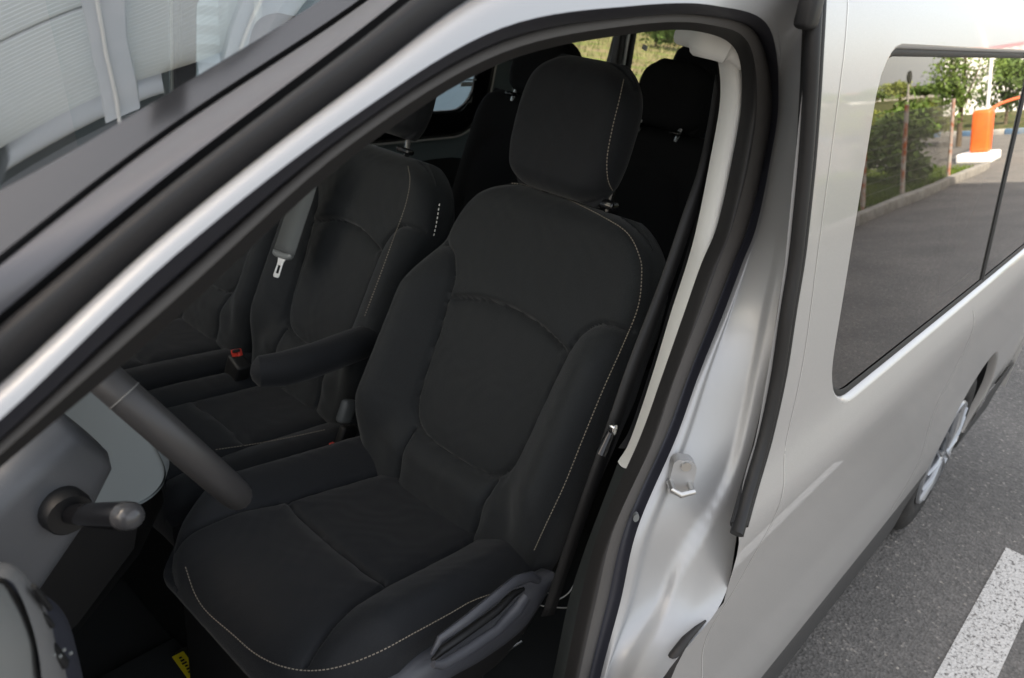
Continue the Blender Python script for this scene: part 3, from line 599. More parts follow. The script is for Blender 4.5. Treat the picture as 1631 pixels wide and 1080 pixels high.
def front_seat(root, yc, x0=.80, z0=.90, al=AL, scale=1., bol=1., top=.605):
    Bd = (math.sin(al), 0, math.cos(al)); Nd = (-math.cos(al), 0, math.sin(al)); O = (x0, yc, z0)
    def hw(b): b = np.asarray(b, float); return (.222+.026*ss(-.02, .14, b)-.022*ss(.32, .50, b))*np.sqrt(np.maximum(.0, 1-.66*np.clip((np.asarray(b)-top+.17)/.172, 0, 1)**3.0))*scale
    def h(a, b):
        aa = np.abs(a)/scale
        arc = .392-1.5*aa**2; up = ss(-.004, .004, b-arc)*(1-ss(.10, .15, aa))                        # the shoulder pad overhangs the back panel
        inp = (1-ss(.118, .136, aa))*(1-ss(-.004, .004, b-arc))*ss(.106, .122, b)
        return bol*.060*np.exp(-((aa-.208)/.055)**2)*ss(.0, .14, b)*(1-ss(.34, .47, b))+.016*up*np.exp(-np.maximum(0, b-arc)/.05)+inp*(.010*np.cos(np.clip(aa/.14, 0, 1)*1.5)*np.cos(np.clip((b-.25)/.16, -1, 1)*1.4)-.006)+.014*np.exp(-((b-.07)/.035)**2)*(1-ss(.12, .18, aa))
    s = scale
    seams = [[(.142*s, .362), (.07*s, .385), (0, .392), (-.07*s, .385), (-.142*s, .362)],
             [(.142*s, .362), (.135*s, .29), (.130*s, .20), (.122*s, .15), (.095*s, .118), (.04*s, .108), (-.04*s, .108), (-.095*s, .118), (-.122*s, .15), (-.130*s, .20), (-.135*s, .29), (-.142*s, .362)],
             [(.142*s, .362), (.150*s, .40), (.175*s, .435), (.205*s, .45)], [(-.142*s, .362), (-.150*s, .40), (-.175*s, .428), (-.222*s, .435)],
             [(.105*s, .112), (.103*s, .06), (.100*s, .0)], [(-.105*s, .112), (-.103*s, .06), (-.100*s, .0)]]
    return pad('backrest', O, (0, 1, 0), Bd, Nd, hw, -.03, top, h, .045, .11, FABRIC, root, seams, na=140, nb=190, sw=.0038, sdep=.0105, rt=.05, rb=.04)
DS = empty('driver_seat', 'black fabric driver seat with pale stitching, steering wheel in front of it', 'car seat', loc=(.62, .49, .5))
def K(o): return adopt(o, DS)
bk, bs = front_seat(None, .49); K(bk)
# stitching along the near edge of the backrest
stp = [(745, 298), (790, 291), (850, 297), (905, 318), (960, 345), (1000, 372), (1019, 410), (1022, 440), (1016, 490), (992, 550), (960, 622), (930, 695), (900, 770), (872, 830), (850, 878)]
bpl = (np.array([.80, 0, .9]), np.array([1, 0, -.47]))
def drop_to(obj, pts, lift=.0):
    """rays from outside onto the finished cover, so the thread lies on it"""
    dg = bpy.context.evaluated_depsgraph_get(); out = []
    inv = obj.matrix_world.inverted()
    for u, v in pts:
        o_ = inv @ Vector(CAM); d_ = Vector(ray(u, v)).normalized(); ok, loc, nr, _ = obj.ray_cast(o_, d_)
        if ok: out.append(np.array(obj.matrix_world @ loc))
    return np.array(out)
bpy.context.view_layer.update()
sq = drop_to(bk, resample(cr(np.array(stp, float), 6), 3.))
sub(stitch('stitching', sq, None, (-.7, -.6, .35)), bk)
def headrest(root_fn, c, al, hwid, hh, m, seams=(), T=.085, name='headrest'):
    Bd = (math.sin(al), 0, math.cos(al)); Nd = (-math.cos(al), 0, math.sin(al))
    def hw(b): t = np.clip(np.abs(np.asarray(b, float))/hh, 0, 1); up = np.asarray(b) > 0; return hwid*np.where(up, np.power(np.maximum(.0, 1-.62*t**3.2), .6), np.power(np.maximum(0, 1-.38*t**3), .6))
    h = lambda a, b: .012*(1-(a/hwid)**2)+.008*(1-(b/hh)**2)
    o, s_ = pad(name, c, (0, 1, 0), Bd, Nd, hw, -hh, hh, h, .04, T, m, None, seams, na=60, nb=70, rt=.05, rb=.035); return root_fn(o), s_
hr, hs = headrest(K, (1.072, .514, 1.558), math.radians(14), .117, .116, FABRIC2, T=.048)
bpy.context.view_layer.update()
sq = drop_to(hr, resample(cr(np.array([(993, 128), (986, 160), (975, 205), (967, 250), (968, 285), (977, 305), (990, 311)], float), 6), 3.))
if len(sq) > 3: sub(stitch('stitching', sq, None, (-.5, -.8, .2)), hr)
for u, v in ((870, 292), (968, 326)):
    p = on_x(u, v, 1.093); sub(MB().box(p, (.026, .036, .016), Matrix.Rotation(.3, 3, 'Y'), bev=.006).build('headrest_guide', BLACKG), bk); sub(MB().tube([p+[0, 0, -.02], p+[.014, 0, .06]], .006, 10).build('headrest_post', BLACKG), hr)
# cushion
def chw(b): b = np.asarray(b, float); return .155+.092*np.power(np.clip(b/.13, 0, 1), .5)-.012*ss(.38, .46, b)
def chh(a, b): return .034*np.exp(-((np.abs(a)-.205)/.055)**2)*ss(.02, .16, b)+.010*np.exp(-((b-.08)/.07)**2)*(np.abs(a) < .3)-.03*ss(.1, .46, b)-.018*(1-ss(0, .14, b))
cse = [[(.135, .205), (.05, .20), (-.05, .20), (-.13, .205)], [(.135, .205), (.150, .10), (.175, .03)], [(-.13, .205), (-.145, .12), (-.165, .04)], [(.135, .205), (.13, .33), (.12, .47)], [(-.13, .205), (-.128, .33), (-.12, .47)]]
cu, cs_ = pad('cushion', (.405, .505, .935), (0, 1, 0), (1, 0, 0), (0, 0, 1), chw, 0, .45, chh, .055, .075, FABRIC2, None, cse, rt=.03, rb=.065, na=140, nb=130, taper=.9, sw=.0038, sdep=.0100); K(cu)
bpy.context.view_layer.update()
sq = drop_to(cu, resample(cr(np.array([(296, 905), (310, 945), (330, 975), (370, 1010), (405, 1040), (445, 1060), (490, 1068), (540, 1062), (600, 1040), (660, 1008), (715, 978), (750, 958), (782, 946)], float), 6), 3.))
if len(sq) > 3: sub(stitch('stitching', sq, None, (-.3, -.8, .5)), cu)
# seat side: valance, levers, base
V0 = [(560, 1130), (620, 1078), (665, 1040), (730, 1000), (790, 955), (830, 922), (862, 905)]; V1 = [(640, 1160), (680, 1120), (710, 1085), (770, 1050), (830, 1005), (862, 960), (880, 925)]
va = cr([on_y(u, v, .262) for u, v in V0], 6); vb = cr([on_y(u, v, .236) for u, v in V1], 6)
K(sweep('valance', va, vb, lambda u, i: .022*math.sin(math.pi*min(1, u*1.0))**.6, VALANCE, None, (-.1, -.75, .65), 13))
K(sweep('valance_skirt', vb, vb+np.array([.0, .03, -.09]), lambda u, i: .004*math.sin(math.pi*u), BLACK, None, (-.1, -.9, .2), 6))
L0 = [(690, 1058), (705, 1058), (740, 1038), (790, 1005), (822, 972), (838, 950)]
K(MB().tube([on_y(u, v, .203) for u, v in L0], [.005, .0085, .0095, .010, .0125, .010], 14, flat=.75, up=(0, 0, 1)).build('height_lever', VALANCE))
K(MB().tube([on_y(u, v, .2215) for u, v in [(688, 1052), (704, 1036), (740, 1010), (790, 974), (818, 946), (834, 938)]], [.003, .006, .0065, .0065, .006, .003], 10).build('lever_gap_shade', BLACK))  # solid black tube, the shade of the gap between the levers put in as colour
L1 = [(688, 1042), (700, 1018), (740, 990), (790, 950), (820, 926), (845, 918), (858, 925)]
K(MB().tube([on_y(u, v, .222) for u, v in L1], [.004, .007, .009, .010, .010, .009, .006], 12, flat=.7, up=(0, 0, 1)).build('recline_lever', VALANCE))
K(MB().box((.62, .50, .71), (.38, .38, .30), bev=.03).build('seat_base', BLACK))
for y in (.30, .70): K(MB().box((.68, y, .83), (.34, .03, .04), bev=.005).build('seat_rail', BLACKG))
for (u0, v0, u1, v1) in ((690, 1078, 800, 1018), (735, 1082, 830, 1022)): K(MB().tube([on_y(u0, v0, .25), on_y(u1, v1, .25)], .0028, 8).build('rail_edge', CHROME))
for u, v, r in ((832, 1008, .006), (815, 1022, .004), (845, 985, .004)): K(MB().lathe([(0, -r*.4), (r*.7, -r*.3), (r, 0), (r, r)], on_y(u, v, .245), n=12).build('rail_bolt', CHROME))
# recliner cover on the far side of the driver seat
K(MB().box(on_y(552, 655, .765), (.035, .02, .05), Matrix.Rotation(.35, 3, 'Y'), bev=.009).build('recliner_cover', mat('recliner_grey', (.08, .085, .085), .45)))
K(MB().box(on_y(530, 711, .765), (.012, .014, .014), bev=.003).build('buckle_button', RED))
K(MB().box(on_y(550, 700, .775), (.04, .02, .06), Matrix.Rotation(.35, 3, 'Y'), bev=.006).build('belt_buckle', BLACK))
# armrest of the driver seat
ar = [on_z(u, v, 1.075) for u, v in [(412, 592), (450, 588), (500, 574), (560, 552), (625, 528)]]
K(MB().tube([ar[0]-(ar[1]-ar[0])*.34, ar[0]-(ar[1]-ar[0])*.28, ar[0]-(ar[1]-ar[0])*.10]+ar, [.005, .015, .025, .030, .034, .035, .036, .036], 18, flat=.82, up=(0, 0, 1)).build('armrest', FABRIC2))
# passenger bench: two places
PB = empty('passenger_bench', 'black two-place passenger bench seat across the cab with a grey belt', 'car seat', loc=(.65, 1.2, .5))
def KP(o): return adopt(o, PB)
al2 = math.atan(.42)
for yc in (.995, 1.41):
    o, _ = front_seat(None, yc, .85, .90, al2, .85, .6, .565); KP(o)
    o.location += Vector(((0, 0, 0)))
def bhw(b): return np.full_like(np.asarray(b, float), .205)
for yc in (.975, 1.40):
    o, _ = pad('cushion', (.47, yc, .905), (0, 1, 0), (1, 0, 0), (0, 0, 1), bhw, 0, .47, lambda a, b: .010*np.exp(-((np.abs(a)-.17)/.05)**2)-.02*ss(.1, .46, b), .05, .10, FABRIC2, None, [[(.12, .02), (.11, .2), (.11, .46)], [(-.12, .02), (-.11, .2), (-.11, .46)], [(.11, .2), (0, .21), (-.11, .2)]], na=70, nb=80); KP(o)
    o2, _ = headrest(KP, (1.135, yc+.09, 1.535), math.radians(14), .118, .100, FABRIC2, T=.05)
KP(MB().box((.70, 1.19, .66), (.42, .84, .32), bev=.02).build('seat_base', BLACK))
bpy.context.view_layer.update()
bks = [o for o in PB.children if o.name.startswith('backrest')]; hds = [o for o in PB.children if o.name.startswith('headrest')]; cus = [o for o in PB.children if o.name.startswith('cushion')]
for pts, tg in (([(650, 266), (653, 290), (645, 330), (625, 385), (605, 440), (580, 506)], bks[0]), ([(624, 205), (632, 222), (648, 232), (662, 228)], hds[0]), ([(345, 716), (400, 708), (460, 697), (520, 684)], cus[0])):
    sq = drop_to(tg, resample(cr(np.array(pts, float), 6), 3.))
    if len(sq) > 4: sub(stitch('stitching', sq, None, (-.6, -.5, .5)), tg)
KP(stitch('coarse_stitching', cr([on_x(u, v, 1.06) for u, v in [(700, 326), (697, 345), (694, 362), (690, 380)]], 8), None, (-.6, -.7, .3), L=.005, gap=.004, w=.0011, m=mat('white_thread', (.62, .62, .6), .8)))
KP(MB().box(on_x(645, 240, 1.09), (.02, .04, .012), Matrix.Rotation(.3, 3, 'Y'), bev=.004).build('headrest_guide', BLACKG))
KP(MB().tube([on_x(648, 248, 1.10), on_x(650, 225, 1.115)], .006, 10).build('headrest_post', CHROME))
# belt hanging over the bench, its tongue, and the buckle
SB = empty('seat_belt', 'grey seat belt with bright metal tongue hanging over the passenger bench', 'seat belt', loc=tuple(on_x(445, 425, .93)))
def KB(o): return adopt(o, SB)
bt = [on_x(500, 240, .965), on_x(486, 300, .940), on_x(470, 350, .915), on_x(453, 402, .885)]
def ribbon(name, pts, wdt, side, m, t=.0015):
    P = cr(pts, 6); s = np.array(side, float); s /= np.linalg.norm(s); vs = []
    for p in P: vs += [p-s*wdt/2, p+s*wdt/2]
    o = mesh(name, vs, [(2*i, 2*i+1, 2*i+3, 2*i+2) for i in range(len(P)-1)], m); q = o.modifiers.new('s', 'SOLIDIFY'); q.thickness = t; return o
sdir = (on_x(466, 405, .925)-on_x(440, 397, .925)); wdt = np.linalg.norm(on_x(468, 404, .925)-on_x(437, 396, .925))
KB(ribbon('webbing', bt, wdt, sdir, BELT))
sdir = sdir/np.linalg.norm(sdir); dn = bt[3]-bt[2]; dn /= np.linalg.norm(dn); nb_ = np.cross(sdir, dn); nb_ /= np.linalg.norm(nb_); tc_ = on_x(450, 407, .885)
if nb_[0] > 0: nb_ = -nb_
KB(MB().tube([tc_+sdir*a*.034+dn*(-.006*abs(a)**4) for a in np.linspace(-1, 1, 13)], [.004]+[.0075]*11+[.004], 10).build('belt_slider', GREYP))
tg = on_x(444, 427, .872); hh_, ww_ = .021, .0105
out_ = [(-.015, -.024), (.015, -.024), (.0095, -.012), (.0105, .018), (.0075, .021), (-.0075, .021), (-.0105, .018), (-.0095, -.012)]
inn_ = [(-.0055, -.006), (.0055, -.006), (.0055, .012), (-.0055, .012)]
mb = MB(); ol = resample(np.vstack([out_, out_[:1]]), .004)[:-1]
def tf(a, b): return tuple(tg+sdir*a+dn*b)
t_ = sheet(out_, [inn_], tf, .004, mat('bright_steel', (.80, .80, .80), .35, .3), 'belt_tongue', None, .002); KB(t_)
BB_ = empty('belt_buckle', 'black seat belt buckle with red release button on the passenger bench', 'buckle', loc=tuple(on_x(380, 575, .80)))
p = on_x(378, 575, .80); adopt(MB().box(p+[.0, 0, -.02], (.035, .05, .06), Matrix.Rotation(.4, 3, 'X'), bev=.007).build('buckle_body', BLACK), BB_)
p = on_x(377, 562, .785); adopt(MB().box(p, (.010, .034, .016), Matrix.Rotation(-.45, 3, 'X'), bev=.002).build('release_button', RED), BB_)
p = on_x(376, 559, .780); adopt(MB().box(p, (.010, .018, .006), Matrix.Rotation(-.45, 3, 'X'), bev=.001).build('buckle_slot', BLACK), BB_)
# driver belt running down the B-pillar
DBt = empty('seat_belt', 'black seat belt running down beside the pale pillar trim to its anchor', 'seat belt', loc=tuple(on_y(975, 685, .20)))
o = ribbon('webbing', [on_y(1150, 120, .26), on_y(1137, 200, .245), on_y(1122, 270, .23), on_y(1098, 340, .222), on_y(1060, 450, .215), on_y(1010, 580, .205), on_y(972, 690, .20), on_y(940, 780, .20), on_y(905, 880, .205), on_y(872, 980, .21)], .022, (.8, -.5, 0), BLACK); adopt(o, DBt)
p = on_y(976, 684, .185); adopt(MB().box(p, (.012, .012, .018), bev=.004).build('anchor_bolt', CHROME), DBt)
adopt(MB().tube([p+[-.004, 0, -.004], p+[-.02, .0, -.035]], [.006, .009], 10).build('anchor_arm', BLACKG), DBt)
# rear rows
def rear_seat(x, y, label, first=None):
    e = empty('rear_seat', label, 'car seat', 'seats of the rear rows', loc=(x, y, .5))
    al = math.radians(18); Bd = (math.sin(al), 0, math.cos(al)); Nd = (-math.cos(al), 0, math.sin(al))
    hwf = lambda b: .225*np.sqrt(np.maximum(0, 1-.35*ss(.42, .60, np.asarray(b, float))**2))
    o, _ = pad('backrest', (x-.16, y, .88), (0, 1, 0), Bd, Nd, hwf, 0, .58, lambda a, b: .02*np.exp(-((np.abs(a)-.18)/.05)**2), .05, .09, FABRIC3, None, [[(-.13, .02), (-.13, .4), (.13, .4), (.13, .02)]], na=40, nb=50); adopt(o, e)
    o, _ = headrest(lambda q: adopt(q, e), (x+.03, y, 1.52), math.radians(12), .118, .095, FABRIC3)
    o, _ = pad('cushion', (x-.62, y, .88), (0, 1, 0), (1, 0, 0), (0, 0, 1), lambda b: np.full_like(np.asarray(b, float), .225), 0, .48, lambda a, b: a*0, .05, .10, FABRIC3, None, na=30, nb=30); adopt(o, e)
    for s in (-1, 1): adopt(MB().tube([(x+.005, y+s*.065, 1.40), (x+.03, y+s*.065, 1.46)], .006, 8).build('headrest_post', CHROME), e); adopt(MB().box((x-.005, y+s*.065, 1.425), (.022, .034, .012), bev=.004).build('headrest_guide', BLACKG), e)
    adopt(MB().box((x-.38, y, .65), (.40, .40, .28), bev=.02).build('seat_base', BLACK), e)
    return e
rear_seat(1.98, .38, 'black second row seat directly behind the driver seat')
rear_seat(1.98, .875, 'black middle seat of the second row')
rear_seat(1.98, 1.37, 'black second row seat beside the far window')
rear_seat(2.86, .42, 'black third row seat next to the tinted side window')
rear_seat(2.86, .85, 'black middle seat of the third row')
rear_seat(2.86, 1.30, 'black third row seat beside the far rear window')
# small prints
def decal(name, c, A, B, N, wdt, hgt, m, parent=None): return MB().prism([(-wdt/2, -hgt/2), (wdt/2, -hgt/2), (wdt/2, hgt/2), (-wdt/2, hgt/2)], A, B, N, c, .0006).build(name, m, parent, False)
c = on_y(743, 134, 1.842); ST = decal('window_sticker', c, (1, 0, 0), (0, 0, 1), (0, -1, 0), .062, .017, mat('sticker', (.55, .57, .56), .6), VAN)
decal('window_sticker', on_y(750, 129, 1.842)+[0, 0, .004], (1, 0, 0), (0, 0, 1), (0, -1, 0), .056, .006, mat('sticker_print', (.42, .44, .44), .6), VAN)
decal('window_sticker', on_y(1027, 76, 1.80), (.95, 0, -.3), (.3, 0, .95), (0, -1, 0), .045, .022, WHITE, VAN)
# yellow label on the seat foot
YL = empty('warning_label', 'yellow printed label strip on the black floor by the driver seat', 'label', loc=tuple(on_z(300, 1065, .54)))
p0, p1 = on_z(283, 1042, .54), on_z(318, 1090, .54); A_ = (p1-p0)/np.linalg.norm(p1-p0); B_ = np.cross([0, 0, 1], A_)
mid = (p0+p1)/2; L_ = np.linalg.norm(p1-p0)
adopt(decal('label_strip', mid, A_, B_, (0, 0, 1), L_, .022, YELLOW), YL)
tx = bpy.data.curves.new('label_text', 'FONT'); tx.body = 'AIRBAG'; tx.size = .017; tx.align_x = 'CENTER'; tx.align_y = 'CENTER'; tx.extrude = .0002
bpy.data.curves.remove(tx)
for k in range(9):
    q = mid+A_*(k-4)*L_/11+np.array([0, 0, .0010]); adopt(decal('label_print', q, A_, B_, (0, 0, 1), L_/22, .005+.004*((k*7) % 3)/2, BLACK), YL)
adopt(MB().box(mid+B_*.05+np.array([.0, 0, -.012]), (.10, .12, .02), bev=.006).build('label_pouch', BLACK), YL)
# loose wires by the sill
WR_ = empty('wiring', 'thin white wires with a yellow connector under the driver seat', 'wire', loc=tuple(on_y(890, 945, .30)))
adopt(MB().tube(cr([on_y(u, v, .30) for u, v in [(868, 940), (880, 950), (888, 955), (905, 945), (915, 930), (925, 912)]], 5), .0014, 6).build('wire', WHITE), WR_)
adopt(MB().tube(cr([on_y(u, v, .30) for u, v in [(845, 960), (870, 966), (900, 968), (930, 966)]], 5), .0012, 6).build('wire', WHITE), WR_)
adopt(MB().box(on_y(888, 933, .30), (.016, .012, .014), bev=.003).build('connector', YELLOW), WR_)
# ------------------------------------------------------------------ surroundings
CLAD = mat('pale_cladding', (.74, .81, .83), .55, noise=(.7, (.78, .84, .86), .3, .7)); PIER = mat('grey_pier', (.54, .58, .62), .7, noise=(1.5, (.60, .63, .67), .3, .7)); DARKR = mat('dark_roofing', (.06, .065, .075), .6)
WH = empty('warehouse', 'tall warehouse with pale ribbed shutters between grey piers beside the van', 'building', loc=(1, 8, 0))
def KW(o): return adopt(o, WH)
we_ = np.array([-.95, .31, 0]); we_ /= np.linalg.norm(we_); wf = np.array([-.31, -.95, 0]); wf /= np.linalg.norm(wf); w0 = np.array([3.0, 4.2, 0]); wH = 11.5
Rw = Matrix((( we_[0], wf[0], 0), (we_[1], wf[1], 0), (0, 0, 1)))
foot = [tuple(w0[:2]), (6.2, 4.5), (6.2, 17), tuple((w0+we_*24+[0, 12, 0])[:2]), tuple((w0+we_*24)[:2])]
KW(MB().prism(foot, (1, 0, 0), (0, 1, 0), (0, 0, 1), (0, 0, 0), wH).build('wall', PIER, None, False)); KW(MB().prism([(x*1.02-.1, y*1.02-.2) for x, y in foot], (1, 0, 0), (0, 1, 0), (0, 0, 1), (0, 0, wH+.01), .3).build('roof', DARKR, None, False))
ps = [.25+1.55*k for k in range(12)]
for i, p in enumerate(ps):
    c_ = w0+we_*p; KW(MB().box(c_+wf*.12+[0, 0, wH/2-.2], (.42, .4, wH-.5), Rw, bev=.02).build('pier', PIER))
    if i < 11:
        zz = np.linspace(.2, wH-.8, 200); vs = []
        for k, z in enumerate(zz): vs += [c_+we_*.19+wf*(.06+.018*(k % 2))+[0, 0, z], c_+we_*1.36+wf*(.06+.018*(k % 2))+[0, 0, z]]
        KW(mesh('shutter', vs, [(2*k, 2*k+1, 2*k+3, 2*k+2) for k in range(199)], CLAD, None, False))
        KW(MB().box(c_+we_*.78+wf*.08+[0, 0, 8.2], (1.15, .06, .04), Rw).build('shutter_joint', PIER))
        KW(MB().tube([c_+we_*.05+wf*.36+[0, 0, .2], c_+we_*.05+wf*.36+[0, 0, wH-.3]], .022, 10).build('downpipe', WHITE))
for k in range(3):
    c_ = w0+we_*(1.0+k*2.2)+wf*.5; KW(MB().box(c_+[0, 0, wH-.6], (.5, .9, .4), Rw, bev=.03).build('roof_bracket', DARKR))
d2 = np.array([3.2, .3, 0]); d2 /= np.linalg.norm(d2); KW(MB().box(np.array([4.6, 4.32, .55]), (3.0, .12, 1.1), Matrix(((d2[0], -d2[1], 0), (d2[1], d2[0], 0), (0, 0, 1))), bev=.02).build('plinth', mat('plinth_blue', (.20, .27, .31), .6)))
blk = mat('render_wall', (.42, .40, .37), .85, noise=(.8, (.36, .34, .31), .3, .7))
# kerbs
for k in range(14):
    o = MB().box((5.5+k*1.0, -3.31-.006*k, .06), (.985, .14, .16), bev=.012).build('kerb_stone', CONC); tag(o, 'grey concrete kerb stone edging the grass verge', 'kerb', 'kerb stones along the verge')
BLUE = mat('blue_kerb_paint', (.09, .18, .30), .8, noise=(3, (.2, .24, .28), .4, .7)); KW_ = mat('white_kerb_paint', (.42, .41, .38), .8, noise=(3, (.3, .29, .27), .4, .7))
for k in range(12):
    o = MB().box((31.2+k*.30, -4.2-k*.80, .08), (.2, .82, .2), Matrix.Rotation(.36, 3, 'Z'), bev=.015).build('painted_kerb', BLUE if k % 2 else KW_); tag(o, ('blue' if k % 2 else 'white')+' painted kerb stone along the far road edge', 'kerb', ('blue' if k % 2 else 'white')+' painted kerb stones')
# fence
POST = mat('rusty_post', (.34, .31, .28), .7, noise=(6, (.30, .09, .035), .45, .62)); WIRE = mat('fence_wire', (.22, .21, .19), .5, .6)
fx = [9.9, 11.75, 13.6, 16.35]
for k, x in enumerate(fx):
    o = MB().tube([(x, -3.5, 0), (x+.02, -3.5, 1.5)], .035, 10).build('fence_post', POST); tag(o, 'rusty steel post of the mesh fence on the verge', 'post', 'posts of the verge fence')
mb = MB(); mb2 = MB()
for x in np.arange(9.9, 16.35, .07): mb.box((x, -3.5, .75), (.006, .006, 1.3))
for z in np.arange(.12, 1.42, .16): mb.box((13.12, -3.5, z), (6.45, .006, .005))
FM = mb.build('mesh_fence', WIRE, None, False); tag(FM, 'see-through wire mesh panel strung between rusty posts', 'fence')
for x in (13.5, 16, 19, 22.5, 26.5): o = MB().tube([(x*1.35, x*.72, 0), (x*1.35, x*.72, 1.9)], .04, 8).build('fence_post', CONC); tag(o, 'pale concrete post standing in the dry field beyond the far windows', 'post', 'posts in the dry field')
# orange cabinet, barrier arm, pole
OR = mat('orange_paint', (.75, .14, .02), .45, noise=(5, (.68, .11, .02), .3, .7))
OB = empty('barrier_cabinet', 'orange parking barrier cabinet on a white stone base', 'barrier', loc=(20.9, -3.95, 0))
adopt(MB().box((20.9, -3.95, .68), (.5, .40, .95), bev=.07).build('cabinet', OR), OB); adopt(MB().box((20.9, -3.95, .1), (1.1, .8, .22), bev=.05).build('base', WHITE), OB)
adopt(MB().tube([(20.9, -4.1, 1.02), (23.5, -4.1, 1.2), (26.5, -4.0, 1.3)], .04, 10).build('arm', OR), OB)
o = MB().tube([(25, -4.75, 0), (25, -4.75, 4.2)], .045, 10).build('pole', WHITE); tag(o, 'tall white pole beyond the orange barrier', 'pole')
TMr = empty('traffic_mirror', 'round traffic mirror on a thin post by the far road', 'traffic mirror', loc=(40, -11.2, 0))
adopt(MB().tube([(40, -11.2, 0), (40, -11.2, 2.1)], .05, 8).build('post', CONC), TMr); adopt(MB().lathe([(0, -.05), (.22, -.04), (.28, 0), (.28, .06), (0, .07)], (40, -11.2, 2.35), n=24).build('mirror', BLACK), TMr)
RB = empty('roadside_shop', 'low white building with a red lettered fascia beyond the barrier', 'building', loc=(62, -9.0, 0))
adopt(MB().box((62, -11, 2.3), (10, 6, 4.6)).build('wall', WHITE), RB); adopt(MB().box((57.2, -11, 4.9), (1.0, 6.6, 1.1)).build('fascia', mat('fascia_red', (.35, .03, .03), .5)), RB)
for k in range(9): adopt(MB().box((56.68, -8.6-.55*k, 4.9), (.05, .34, .45)).build('fascia_letter', WHITE), RB)
ROOFT = mat('roof_tile', (.22, .13, .10), .8)
for k in range(14):
    x, y = 230+random.uniform(-10, 60), -52-k*6+random.uniform(-2, 2); hh = random.uniform(2.4, 3.8); e = empty('far_house', 'small far-off house on the skyline', 'house', 'houses on the skyline', loc=(x, y, 0))
    adopt(MB().box((x, y, hh*.35), (9, 7, hh*.7)).build('wall', blk if k % 2 else WHITE), e); adopt(MB().add([(x-5, y-4, hh*.7), (x+5, y-4, hh*.7), (x+5, y+4, hh*.7), (x-5, y+4, hh*.7), (x-5, y, hh), (x+5, y, hh)], [(0, 1, 5, 4), (2, 3, 4, 5), (0, 4, 3), (1, 2, 5), (0, 3, 2, 1)]).build('roof', ROOFT, smooth=False), e)
# vegetation
def leafmat(n, a, b): return mat(n, a, .6, spec=.3, noise=(4, b, .35, .7))
LF = [leafmat('leaf_mid', (.08, .14, .026), (.13, .19, .045)), leafmat('leaf_dark', (.05, .095, .02), (.09, .14, .03)), leafmat('leaf_yellow', (.14, .18, .035), (.20, .22, .05))]
BARK = mat('bark', (.10, .075, .05), .9, bump=(30, .8, .02))
def leaves(c, rad, n, size, m, parent, clumps=14):
    c = np.array(c); rad = np.array(rad); cl = rng.normal(size=(clumps, 3)); cl /= np.linalg.norm(cl, axis=1)[:, None]; cl *= rng.uniform(.35, 1., (clumps, 1))
    vs = np.empty((n*4, 3)); k = rng.integers(0, clumps, n); P = c+rad*(cl[k]+rng.normal(0, .20, (n, 3))); P[:, 2] = np.maximum(P[:, 2], .05)
    A = rng.normal(size=(n, 3)); A /= np.linalg.norm(A, axis=1)[:, None]; B = np.cross(A, rng.normal(size=(n, 3))); B /= np.linalg.norm(B, axis=1)[:, None]; s = size*rng.uniform(.6, 1.3, (n, 1))
    vs[0::4] = P-A*s; vs[1::4] = P+B*s*.45; vs[2::4] = P+A*s; vs[3::4] = P-B*s*.45
    me = bpy.data.meshes.new('crown'); me.vertices.add(n*4); me.vertices.foreach_set('co', vs.ravel()); me.loops.add(n*4); me.loops.foreach_set('vertex_index', np.arange(n*4)); me.polygons.add(n); me.polygons.foreach_set('loop_start', np.arange(n)*4); me.polygons.foreach_set('loop_total', np.full(n, 4)); me.update(); me.validate()
    me.materials.append(m); o = bpy.data.objects.new('crown', me); COL.objects.link(o); return adopt(o, parent)
def tree(name, x, y, h, r, label, cat, m, n, ls, grp=None, stem=.1):
    e = empty(name, label, cat, grp, (x, y, 0)); mb = MB()
    mb.tube([(x, y, 0), (x+.05, y, h*.35), (x-.05, y+.05, h*.6), (x, y, h*.85)], [stem, stem*.8, stem*.5, stem*.15], 8)
    for k in range(6):
        a = k*1.1; mb.tube([(x, y, h*.3), (x+r*.4*math.cos(a), y+r*.4*math.sin(a), h*.5), (x+r*.7*math.cos(a), y+r*.7*math.sin(a), h*.68)], [stem*.5, stem*.3, stem*.1], 6)
    adopt(mb.build('trunk', BARK), e); leaves((x, y, h*.62), (r, r, h*.40), n, ls, m, e); return e
tree('shrub', 15.3, -4.1, 1.35, .75, 'leafy green shrub growing through the mesh fence', 'shrub', LF[0], 3500, .07, stem=.03)
tree('tree', 26.5, -5.75, 3.6, 1.0, 'slender leafy tree behind the white pole', 'tree', LF[0], 2400, .075, stem=.08)
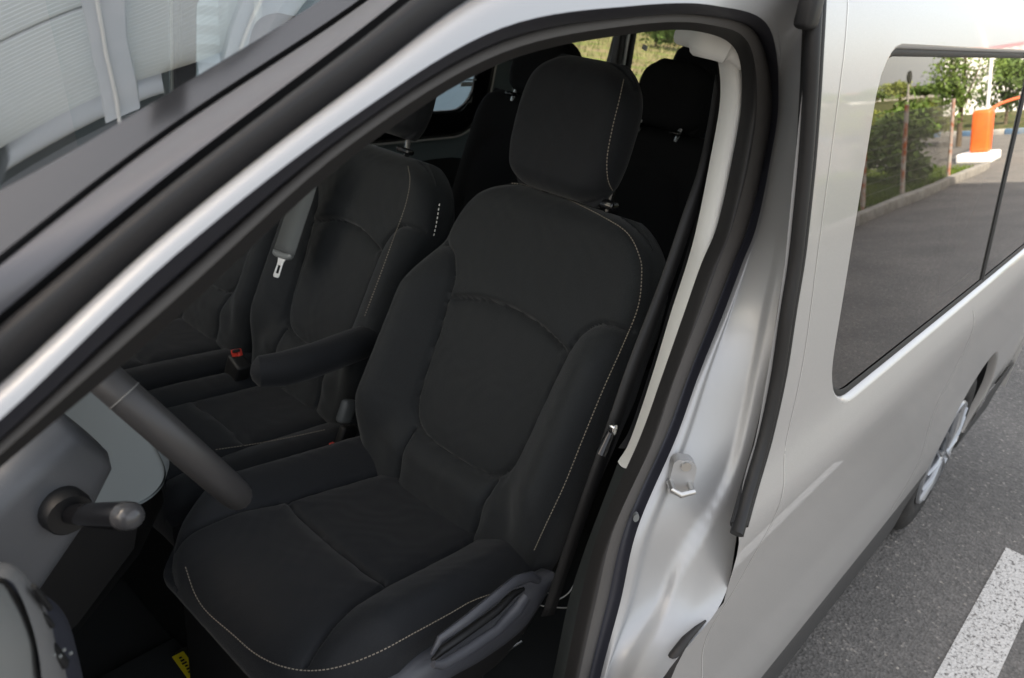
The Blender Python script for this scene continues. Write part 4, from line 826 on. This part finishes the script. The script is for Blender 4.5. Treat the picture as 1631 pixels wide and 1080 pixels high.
tree('shrub', 28, -7.4, 1.25, .9, 'low yellow-green bush beside the slender tree', 'shrub', LF[2], 3500, .09, stem=.05)
tree('shrub', 33, -10.4, 1.0, 1.1, 'broad bush by the round traffic mirror', 'shrub', LF[2], 3000, .10, stem=.05)
tree('tree', 39, -6.8, 2.9, 1.3, 'dark green tree near the red fascia building', 'tree', LF[1], 4000, .10, stem=.08)
for k in range(7): tree('shrub', 24+k*3.1, 14.5+k*1.8+random.uniform(-1, 1), random.uniform(1.2, 2.2), 1.3, 'bushy green shrub in the dry field beyond the far windows', 'shrub', LF[k % 3], 2500, .11, 'shrubs in the dry field', .04)
for k in range(10): tree('far_tree', 150+k*9+random.uniform(-2, 2), -36-k*7, random.uniform(2.5, 4), 3.4, 'far-off green tree along the skyline', 'tree', LF[k % 3], 1500, .3, 'trees along the skyline', .12)
def blades(name, poly, n, h, m, z=.05):
    P = np.array(poly); lo, hi = P.min(0), P.max(0); q = rng.uniform(lo, hi, (n*2, 2)); q = q[inside(q, poly)][:n]; k = len(q); a = rng.uniform(0, 6.28, k); hh = h*rng.uniform(.4, 1.2, k); wd = .012
    b = np.c_[q, np.full(k, z)]; t = b+np.c_[rng.normal(0, .04, k), rng.normal(0, .04, k), hh]; s = np.c_[np.cos(a)*wd, np.sin(a)*wd, np.zeros(k)]
    vs = np.empty((k*3, 3)); vs[0::3] = b-s; vs[1::3] = b+s; vs[2::3] = t
    me = bpy.data.meshes.new(name); me.from_pydata(vs.tolist(), [], np.arange(k*3).reshape(-1, 3).tolist()); me.materials.append(m); o = bpy.data.objects.new(name, me); COL.objects.link(o); return o
tag(blades('verge_grass', [(6.2, -3.42), (18.5, -3.5), (18.1, -6.2), (6.2, -6.4)], 22000, .13, GRASSB), 'rough green grass blades covering the verge by the fence', 'grass', kind='stuff')
tag(blades('field_grass', [(12, 9), (40, 9), (60, 30), (20, 30)], 22000, .16, mat('dry_blade', (.16, .14, .06), .8, noise=(2, (.10, .13, .03), .4, .6)), .02), 'dry yellowish grass tufts across the far field', 'grass', kind='stuff')
